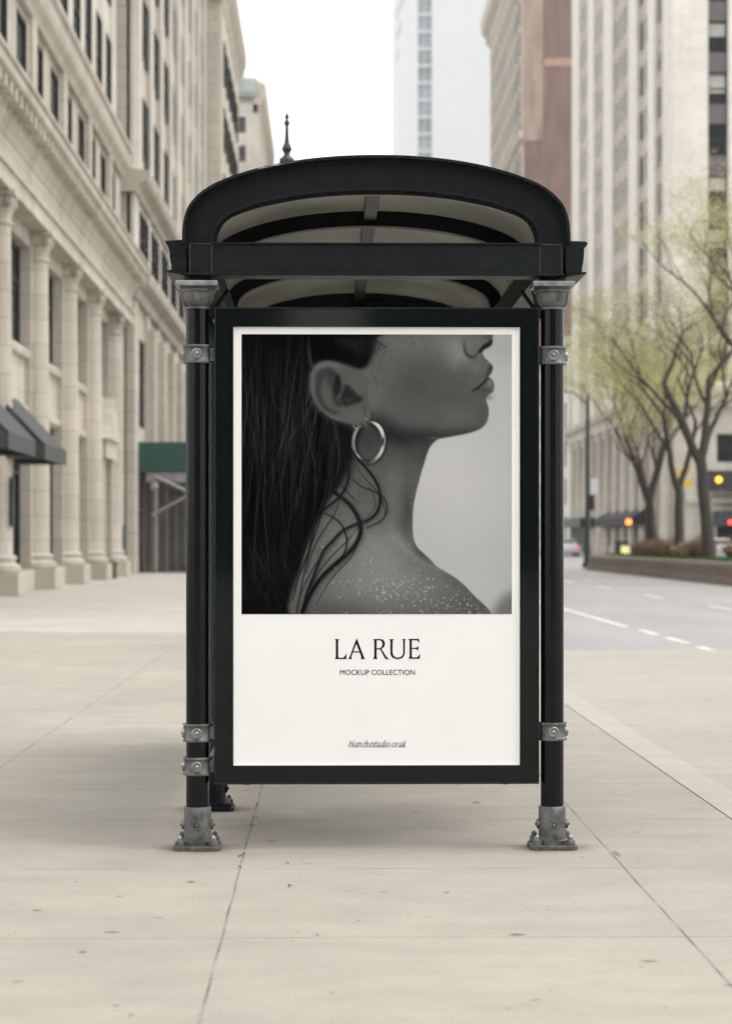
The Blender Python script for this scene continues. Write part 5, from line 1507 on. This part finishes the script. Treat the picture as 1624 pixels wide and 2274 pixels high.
# ------------------------------------------------------------------ planted median
MX0, MX1, MY0, MY1 = 12.0, 16.0, 40.0, 106.0
wl = MB()
def nose(d, n=10):
    c = ((MX0+MX1)/2, MY1-2.0); r = (MX1-MX0)/2 - d
    return [(c[0] + r*math.cos(a), c[1] + r*math.sin(a)) for a in [math.pi*k/n for k in range(n+1)]]
def outline(d): return [(MX0+d, MY0), (MX1-d, MY0)] + nose(d)
PW_ = Thing("planter_wall", "low brown granite planter wall running along the middle of the boulevard", "planter wall", (14, 73, -0.13))
def ringwall(o, i, z0, z1):
    A, B = outline(o), outline(i); n = len(A); mb = MB()
    vs = [(x, y, z0) for x, y in A] + [(x, y, z0) for x, y in B] + [(x, y, z1) for x, y in A] + [(x, y, z1) for x, y in B]
    fs = []
    for k in range(n):
        m_ = (k+1) % n
        fs += [(k, m_, 2*n+m_, 2*n+k), (n+m_, n+k, 3*n+k, 3*n+m_), (2*n+k, 2*n+m_, 3*n+m_, 3*n+k), (n+k, n+m_, m_, k)]
    return mb.add(vs, fs)
PW_.part("footing", ringwall(0.0, 0.55, -0.129, 0.1), M_PLANTER)
PW_.part("wall", ringwall(0.2, 0.55, 0.101, 0.40), M_PLANTER)
PW_.part("coping", ringwall(0.14, 0.62, 0.401, 0.54), mat("granite_coping", (0.29, 0.235, 0.20), 0.6, 0, 0.2, 1.5))
structure("soil", MB().prism(outline(0.625), 'z', -0.1, 0.47), M_SOIL)
gr = MB(); rg = random.Random(11)
for k in range(9000):
    x = rg.uniform(MX0+.65, MX1-.65); y = rg.uniform(60, MY1-2.2)
    if rg.random() < 0.5: x = rg.uniform(MX0+.65, MX0+1.5)
    h_ = rg.uniform(0.08, 0.24); a = rg.uniform(0, 6.28); w_ = 0.02
    dx, dy = math.cos(a)*w_, math.sin(a)*w_
    lx_, ly_ = rg.uniform(-.06, .06), rg.uniform(-.06, .06)
    gr.add([(x-dx, y-dy, 0.465), (x+dx, y+dy, 0.465), (x+lx_, y+ly_, 0.465+h_)], [(0, 1, 2)])
structure("grass", gr, M_GRASS, 'stuff')

# dry shrubs
def shrub(seed, h=0.95, r=0.75, n=650):
    rr = random.Random(seed); mb = MB()
    for k in range(n):
        a = rr.uniform(0, 6.283); t0 = math.sqrt(rr.random())
        bx_, by_ = 0.3*r*t0*math.cos(a), 0.3*r*t0*math.sin(a)
        hh = h*rr.uniform(0.5, 1.05)*(1-0.35*t0**2)
        tx, ty = r*t0*math.cos(a)*rr.uniform(.7, 1.15), r*t0*math.sin(a)*rr.uniform(.7, 1.15)
        mx_, my_ = (bx_*.4+tx*.6)+rr.uniform(-.08, .08), (by_*.4+ty*.6)+rr.uniform(-.08, .08)
        w_ = rr.uniform(0.006, 0.013); ca, sa = math.cos(a+1.57)*w_, math.sin(a+1.57)*w_
        mb.add([(bx_-ca, by_-sa, 0), (bx_+ca, by_+sa, 0), (mx_+ca, my_+sa, hh*.55), (mx_-ca, my_-sa, hh*.55), (tx, ty, hh)], [(0, 1, 2, 3), (3, 2, 4)])
        if rr.random() < 0.6:
            s_ = 0.05; z = hh*rr.uniform(.4, 1)
            qx, qy = tx*z/hh, ty*z/hh
            mb.add([(qx-s_, qy, z), (qx, qy-s_*.5, z-s_*.3), (qx+s_, qy, z+s_*.4), (qx, qy+s_*.5, z+s_*.6)], [(0, 1, 2, 3)])
    return mb
shrub_bm = [make("dry_shrub", shrub(s_), M_DRY) for s_ in (1, 2, 3)]
shr = []
spots = [(13.4, 95.6, ''), (13.3, 92.2, ''), (13.4, 90.3, ''), (13.6, 88.0, ''), (13.3, 83.6, ''), (13.5, 81.4, ''), (14.6, 99.5, ''), (14.7, 93.4, ''), (14.6, 87.2, ''), (14.8, 80.6, ''), (14.4, 76.8, ''), (14.9, 73.5, '')]
for i, (x, y, _t) in enumerate(spots):
    o = shrub_bm[i] if i < 3 else shrub_bm[i % 3].copy()
    if i >= 3: COL.objects.link(o)
    o.location = (x, y, 0.46); o.rotation_euler.z = rg.uniform(0, 6.28); s_ = rg.uniform(0.85, 1.2); o.scale = (s_, s_, s_)
    o['category'] = "shrub"; o['group'] = "dry brown shrubs in the planter"
    o['label'] = "dry brown shrub in the front row of the planter, among the tree trunks" if x < 14 else "dry brown shrub in the back row of the planter, behind the tree trunks"

# ---- trees
def tree_mesh(seed, fork_z, lean, forks, height, leafn, spread=1.0, r0=0.19):
    rr = random.Random(seed); tb, lf = MB(), MB()
    tips = []
    def grow(p, d, L_, r, lev):
        n = 6 if lev < 2 else 4
        pts, rad = [p.copy()], [r]
        cur = p.copy(); dv = d.copy()
        for k in range(n):
            dv = (dv + Vector((rr.uniform(-1, 1), rr.uniform(-1, 1), rr.uniform(-.5, .8)))*(0.11 + 0.03*lev)).normalized()
            cur = cur + dv*(L_/n); pts.append(cur.copy()); rad.append(r*(1 - 0.42*(k+1)/n))
        tb.tube(pts, rad, 8 if lev < 2 else (5 if lev < 4 else 4))
        if lev >= 3:
            for q in pts[1:]: tips.append((q, lev))
        if lev >= 6 or r < 0.004: return
        kids = 3 if lev in (1, 2, 3) else 2
        for c in range(kids):
            i = n if c == 0 else rr.randint(max(1, n//2), n)
            base = pts[i]
            ax = Vector((rr.uniform(-1, 1), rr.uniform(-1, 1), rr.uniform(-.15, .55))).normalized()
            nd = (dv*rr.uniform(.75, 1.1) + ax*rr.uniform(.55, .95)*spread).normalized()
            if base.z > height*0.8: nd.z *= 0.3; nd.normalize()
            if base.z < fork_z + .6 and nd.z < 0.1: nd.z = 0.25; nd.normalize()
            grow(base, nd, L_*rr.uniform(.62, .86), rad[i]*(.82 if c == 0 else .62), lev+1)
    # trunk
    top = Vector((lean[0], lean[1], fork_z))
    n = 8; pts, rad = [], []
    for k in range(n+1):
        t0 = k/n
        pts.append(Vector((lean[0]*t0**1.3, lean[1]*t0**1.3, fork_z*t0)) + Vector((rr.uniform(-.02, .02), rr.uniform(-.02, .02), 0)))
        rad.append(r0*(1.35 if k == 0 else 1.08 if k == 1 else 1 - 0.16*t0))
    pts[0].z = -0.05
    tb.tube(pts, rad, 12)
    for (fx, fy, fz, L_, rk) in forks:
        grow(pts[-1] - Vector((0, 0, .12)), Vector((fx, fy, fz)).normalized(), L_, r0*rk, 1)
    rr.shuffle(tips)
    k = 0
    while k < leafn:
        q, lev = tips[rr.randrange(len(tips))]
        sp_ = 0.36
        c = q + Vector((rr.gauss(0, sp_), rr.gauss(0, sp_), rr.gauss(0, sp_*.8)))
        for j in range(rr.randint(4, 10)):
            e = c + Vector((rr.gauss(0, .11), rr.gauss(0, .11), rr.gauss(0, .1)))
            s_ = rr.uniform(.026, .052)
            u = Vector((rr.gauss(0, 1), rr.gauss(0, 1), rr.gauss(0, 1))).normalized()
            v = u.orthogonal().normalized()
            lf.add([e - u*s_, e + v*s_*.5, e + u*s_, e - v*s_*.5], [(0, 1, 2, 3)])
            k += 1
    return tb, lf
def tree(x, y, lab, lmat, *a, **k):
    T_ = Thing("street_tree", lab, "tree", (x, y, 0.46), "street trees in the planter")
    tb, lf = tree_mesh(*a, **k)
    o = make("trunk", tb, M_BARK, T_.o, smooth=60)
    c = make("crown", lf, lmat, T_.o)
    return T_
tree(13.5, 92.7, "forked street tree nearest the street pole, its trunk rising behind dry shrubs", M_LEAF, 21, 2.3, (-.15, .1), [(-.75, .1, 1.3, 2.8, .72), (.28, .2, 1.5, 2.5, .66), (-.2, -.6, 1.2, 2.2, .5)], 8.2, 15000)
tree(13.35, 85.3, "middle street tree with an open V shaped fork above the shrubs", M_LEAF2, 33, 2.75, (.0, .0), [(-.55, 0, 1.5, 3.0, .72), (.30, .1, 1.6, 2.8, .68)], 9.0, 19500, spread=.95)
tree(13.45, 79.0, "thick curved street tree standing beside the red lamp on the street's far side", M_LEAF2, 45, 3.6, (-.30, .1), [(-.7, -.1, 1.5, 3.1, .75), (.15, .2, 1.6, 3.0, .7), (.5, .3, 1.0, 2.6, .5)], 11.0, 16500, r0=.23)
tree(14.2, 70.5, "street tree at the picture's edge whose long dark limb arches over the road", M_LEAF, 58, 4.2, (-.2, 0), [(-.62, .1, 1.3, 2.7, .8), (-.25, .3, 1.6, 3.2, .6), (.4, 0, 1.4, 3.2, .7)], 12.5, 19500, r0=.24)
tree(14.3, 100.0, "farthest slender street tree in the planter, hazy green behind the others", M_LEAF, 63, 2.8, (0, .1), [(-.5, .1, 1.3, 2.9, .7), (.5, .2, 1.3, 2.8, .66)], 9.5, 19500, r0=.15)

# ------------------------------------------------------------------ poles, signals, sign
Y = 110.5
sx_, _ = P(1304, 1200, Y)
SPO = Thing("street_pole", "tall dark street pole with a pale banner at the planter's rounded end", "street pole", (sx_, Y, -0.13))
SPO.part("shaft", MB().lathe([(0.26, -0.13), (0.26, 0.1), (0.2, 0.2), (0.16, 1.0), (0.13, 1.1), (0.1, 8.2), (0.03, 8.4)], sx_, Y, 16), M_DARKMETAL, smooth=40)
SPO.part("banner", MB().box(sx_+0.12, sx_+0.5, Y-.01, Y+.01, P(0,1097,Y)[1], P(0,1062,Y)[1]), mat("pale_banner", (0.62, 0.62, 0.64), 0.8))
SPO.part("control_box", MB().box(sx_-0.12, sx_+0.3, Y-.3, Y-.11, P(0,1133,Y)[1], P(0,1099,Y)[1]), M_WFRAME, bevel=.02)
SPO.part("luminaire_arm", MB().tube([(sx_, Y, 7.9), (sx_-.7, Y, 8.5), (sx_-1.7, Y, 8.6)], [.06, .05, .04], 8), M_DARKMETAL, smooth=60)
SPO.part("luminaire", MB().disc((sx_-1.3, Y, 8.55), (-1, 0, 0.05), [(0.06, 0), (0.14, .15), (0.16, .5), (0.05, .75)], 12), M_DARKMETAL, smooth=50)

def signal(px, py, Y, lab, lens, k, r=0.16, body=M_DARKMETAL, arms=True, zbase=-0.13):
    x, z = P(px, py, Y)
    T_ = Thing("traffic_signal", lab, "traffic signal", (x, Y, zbase))
    T_.part("post", MB().lathe([(0.13, zbase), (0.13, zbase+.2), (0.06, zbase+.3), (0.055, z-0.3)], x-.02, Y+.25, 12), M_GALV, smooth=40)
    T_.part("housing", MB().box(x-.22, x+.22, Y+.03, Y+.28, z-.3, z+.3 if k == 1 else z+.85), body, bevel=.03)
    l_ = T_.part("lens", MB().disc((x, Y+.03, z), (0, -1, 0), [(r, 0), (r*.9, .03), (r*.5, .05)], 18), lens, smooth=50)
    vz = MB(); vz.tube([(x + r*1.15*math.cos(a), Y-.06, z + r*1.15*math.sin(a)) for a in [math.pi*(-.1+1.2*q/10) for q in range(11)]], .02, 5)
    T_.part("visor", vz, body)
    return T_
signal(1395, 1159, 150, "signal post showing a glowing orange hand, in front of the colonnaded base", emit("orange_glow", (1.0, 0.16, 0.03), 3.6), 1, r=.2)
y_l = mat("yellow_paint", (0.62, 0.43, 0.02), 0.5)
TS = Thing("yellow_sign", "pair of yellow road sign plates stacked on a thin arm behind the V forked tree", "road sign", (0, 0, 0))
x, z1 = P(1519, 1047, 125); _, z0 = P(1519, 1072, 125)
TS.o.location = (0, 0, 0)
TS.part("plate", MB().box(x-.42, x+.32, 125, 125.03, z1-.16, z1+.16), y_l)
TS.part("plate", MB().box(x-.5, x+.42, 125, 125.03, z0-.22, z0+.18), y_l)
TS.part("post", MB().lathe([(0.06, -0.13), (0.05, z1+.3)], x, 125.12, 8), M_GALV)
x, z = P(1387, 1223, 112.0)
KS = Thing("keep_right_sign", "pale yellow reflective board with dark hood standing low at the planter's end", "road sign", (x, 112, -0.13))
KS.part("board", MB().disc((x, 112, z), (0, -1, 0), [(0.31, 0), (0.31, 0.05), (0.25, 0.07)], 4+0), emit("lime_reflective_glow", (0.80, 0.72, 0.30), 0.35))  # weak glow added to the board's colour to brighten it
KS.part("hood", MB().prism([(x-.2, z+.32), (x+.2, z+.32), (x+.12, z+.5), (x-.12, z+.5)], 'y', 111.9, 112.3), M_DARKMETAL)
KS.part("stand", MB().box(x-.34, x+.34, 112.06, 112.3, -0.13, z-.31), M_WFRAME)
for o in KS.o.children:
    pass

# black utility cabinet and pedestrians on the far corner
x, z = P(1371, 1218, 150)
solo("utility_cabinet", "black utility cabinet standing left of the pale yellow reflective board", "cabinet", MB().box(x-.2, x+.2, 149.8, 150.2, -0.13, 1.15).box(x-.22, x+.22, 149.78, 150.22, 1.151, 1.2), M_WFRAME, (x, 150, -0.13))

def person(x, y, z0, h, lab, top, bottom, face=0.0):
    """One skinned body, with hair and clothing as children."""
    s_ = h/1.75
    T_ = Thing("person", lab, "person", (x, y, z0))
    V = {'pel': (0, 0, .95), 'che': (0, 0, 1.3), 'nec': (0, 0, 1.5), 'hea': (0, -.02, 1.6), 'cro': (0, -.01, 1.72),
         'hl': (-.1, 0, .9), 'kl': (-.11, -.03, .5), 'al': (-.11, .02, .09), 'tl': (-.12, -.16, .03),
         'hr': (.1, 0, .9), 'kr': (.12, .04, .5), 'ar': (.12, .1, .09), 'tr': (.13, -.08, .03),
         'sl': (-.19, 0, 1.42), 'el': (-.25, .02, 1.13), 'wl': (-.24, -.08, .88), 'pl': (-.23, -.11, .79),
         'sr': (.19, 0, 1.42), 'er': (.25, .02, 1.13), 'wr': (.24, -.08, .88), 'pr': (.23, -.11, .79)}
    Rr = {'pel': .15, 'che': .16, 'nec': .06, 'hea': .095, 'cro': .07, 'hl': .1, 'kl': .06, 'al': .045, 'tl': .04, 'hr': .1, 'kr': .06, 'ar': .045, 'tr': .04,
          'sl': .07, 'el': .045, 'wl': .032, 'pl': .035, 'sr': .07, 'er': .045, 'wr': .032, 'pr': .035}
    E = [('pel','che'),('che','nec'),('nec','hea'),('hea','cro'),('pel','hl'),('hl','kl'),('kl','al'),('al','tl'),('pel','hr'),('hr','kr'),('kr','ar'),('ar','tr'),('che','sl'),('sl','el'),('el','wl'),('wl','pl'),('che','sr'),('sr','er'),('er','wr'),('wr','pr')]
    keys = list(V)
    def skin(name, ks, grow_, m):
        ed = [(ks.index(a), ks.index(b)) for a, b in E if a in ks and b in ks]
        me = bpy.data.meshes.new(name)
        me.from_pydata([tuple(c*s_ for c in V[k]) for k in ks], ed, [])
        o = bpy.data.objects.new(name, me); COL.objects.link(o); o.parent = T_.o
        sk_ = o.modifiers.new("skin", 'SKIN'); o.modifiers.new("sub", 'SUBSURF').render_levels = 1
        for k, v in zip(ks, me.skin_vertices[0].data if me.skin_vertices else []): v.radius = (Rr[k]*s_*grow_, Rr[k]*s_*grow_)
        me.materials.append(m)
        return o
    for nm, ks, g_, m in (("body", keys, 1.0, mat("skin_tone", (0.45, 0.29, 0.21), 0.6)), ("shirt", ['che', 'pel', 'sl', 'el', 'wl', 'sr', 'er', 'wr'], 1.16, top), ("trousers", ['pel', 'hl', 'kl', 'al', 'hr', 'kr', 'ar'], 1.14, bottom)):
        me = bpy.data.meshes.new(nm)
        me.from_pydata([tuple(c*s_ for c in V[k]) for k in ks], [(ks.index(a), ks.index(b)) for a, b in E if a in ks and b in ks], [])
        o = bpy.data.objects.new(nm, me); COL.objects.link(o); o.parent = T_.o
        o.modifiers.new("skin", 'SKIN')
        if not me.skin_vertices:
            with bpy.context.temp_override(object=o, active_object=o): bpy.ops.mesh.customdata_skin_add()
        for k, v in zip(ks, me.skin_vertices[0].data): v.radius = (Rr[k]*s_*g_, Rr[k]*s_*g_)
        sb = o.modifiers.new("sub", 'SUBSURF'); sb.levels = 1; sb.render_levels = 2
        me.materials.append(m)
    hb = MB(); hb.lathe([(0.03*s_, 1.52*s_), (0.1*s_, 1.56*s_), (0.115*s_, 1.66*s_), (0.09*s_, 1.75*s_), (0.03*s_, 1.79*s_)], 0, .025*s_, 14)
    make("hair", hb, mat("dark_hair", (0.03, 0.022, 0.016), 0.7), T_.o, smooth=60)
    T_.o.rotation_euler.z = face
    return T_
x, _ = P(1341, 1200, 215)
person(x, 215, 0, 1.72, "small distant pedestrian in white top and dark trousers near the colonnaded base", mat("white_cotton", (0.75, 0.74, 0.74), .8), mat("navy_cloth", (0.03, 0.035, 0.06), .8), 2.6)
x, _ = P(1296, 1200, 235)
person(x, 235, 0, 1.75, "small distant pedestrian in lilac top by the dark doorway canopy", mat("lilac_cotton", (0.5, 0.46, 0.56), .8), mat("grey_cloth", (0.2, 0.19, 0.2), .8), .4)

# silver car beyond the planter, rear towards the camera
def car(x, y, lab, paint, loc_z=-0.13):
    T_ = Thing("parked_car", lab, "car", (x, y, loc_z))
    W, L_ = .9, 4.4
    def sect(z, w_, y0, y1): return [(-w_, y0, z), (w_, y0, z), (w_, y1, z), (-w_, y1, z)]
    rings = [sect(.28, .82, .05, L_-.05), sect(.5, .9, 0, L_), sect(.85, .9, .04, L_-.02), sect(.98, .84, .12, L_-.2)]
    vs = [p for r_ in rings for p in r_]
    fs = [(3, 2, 1, 0), (12, 13, 14, 15)]
    for j in range(3):
        for k in range(4): fs.append((4*j+k, 4*j+(k+1) % 4, 4*j+4+(k+1) % 4, 4*j+4+k))
    b = make("body", MB().add(vs, fs), paint, T_.o, bevel=.07, seg=3, smooth=40)
    rg2 = [sect(.981, .8, .35, 3.3), sect(1.42, .62, .95, 2.55), sect(1.47, .56, 1.1, 2.4)]
    vs = [p for r_ in rg2 for p in r_]; fs = [(3, 2, 1, 0), (8, 9, 10, 11)]
    for j in range(2):
        for k in range(4): fs.append((4*j+k, 4*j+(k+1) % 4, 4*j+4+(k+1) % 4, 4*j+4+k))
    make("roof", MB().add(vs, fs), paint, T_.o, bevel=.05, seg=3, smooth=40)
    make("rear_window", MB().add([(-.66, .47, 1.04), (.66, .47, 1.04), (.55, .86, 1.38), (-.55, .86, 1.38), (-.66, .455, 1.04), (.66, .455, 1.04), (.55, .845, 1.38), (-.55, .845, 1.38)], [(4, 5, 6, 7), (0, 1, 2, 3), (0, 1, 5, 4), (2, 3, 7, 6)]), M_GLASS, T_.o)
    for sx2 in (-1, 1):
        make("taillight", MB().box(sx2*.86, sx2*.55, -.02, .06, .66, .84), emit("tail_red", (.8, .03, .02), 1.0), T_.o, bevel=.02)
        for yy_ in (.85, 3.55):
            w_ = make("wheel", MB().disc((sx2*.70, yy_, .32), (sx2, 0, 0), [(.32, 0), (.32, .2), (.28, .22)], 24), M_AWN_DARK, T_.o, smooth=40)
            make("rim", MB().disc((sx2*.90, yy_, .32), (sx2, 0, 0), [(.2, 0), (.2, .03), (.05, .04)], 16), M_GALV, w_, smooth=40)
    return T_
car(19.6, 112, "silver car seen past the thick curved tree, on the far carriageway", mat("silver_paint", (0.45, 0.45, 0.47), .3, .6, 0, coat=.5))
x, _ = P(1262, 1200, 190)
car(x, 190, "pale car far off beside the shelter's right post, near the crossing", mat("pale_paint", (0.6, 0.6, 0.64), .3, .2, 0, coat=.5))

# ------------------------------------------------------------------ city haze
hz = MB().box(-453, 453, -163, 803, -2.2, 172)
hm = bpy.data.materials.new("city_haze"); hm.use_nodes = True
hn = hm.node_tree; hn.nodes.clear()
ho = hn.nodes.new('ShaderNodeOutputMaterial'); hv = hn.nodes.new('ShaderNodeVolumePrincipled')
hv.inputs['Color'].default_value = (0.98, 0.985, 0.985, 1); hv.inputs['Density'].default_value = 0.0002; hv.inputs['Anisotropy'].default_value = 0.2
hn.links.new(hv.outputs[0], ho.inputs['Volume'])
structure("haze", hz, hm, 'stuff')
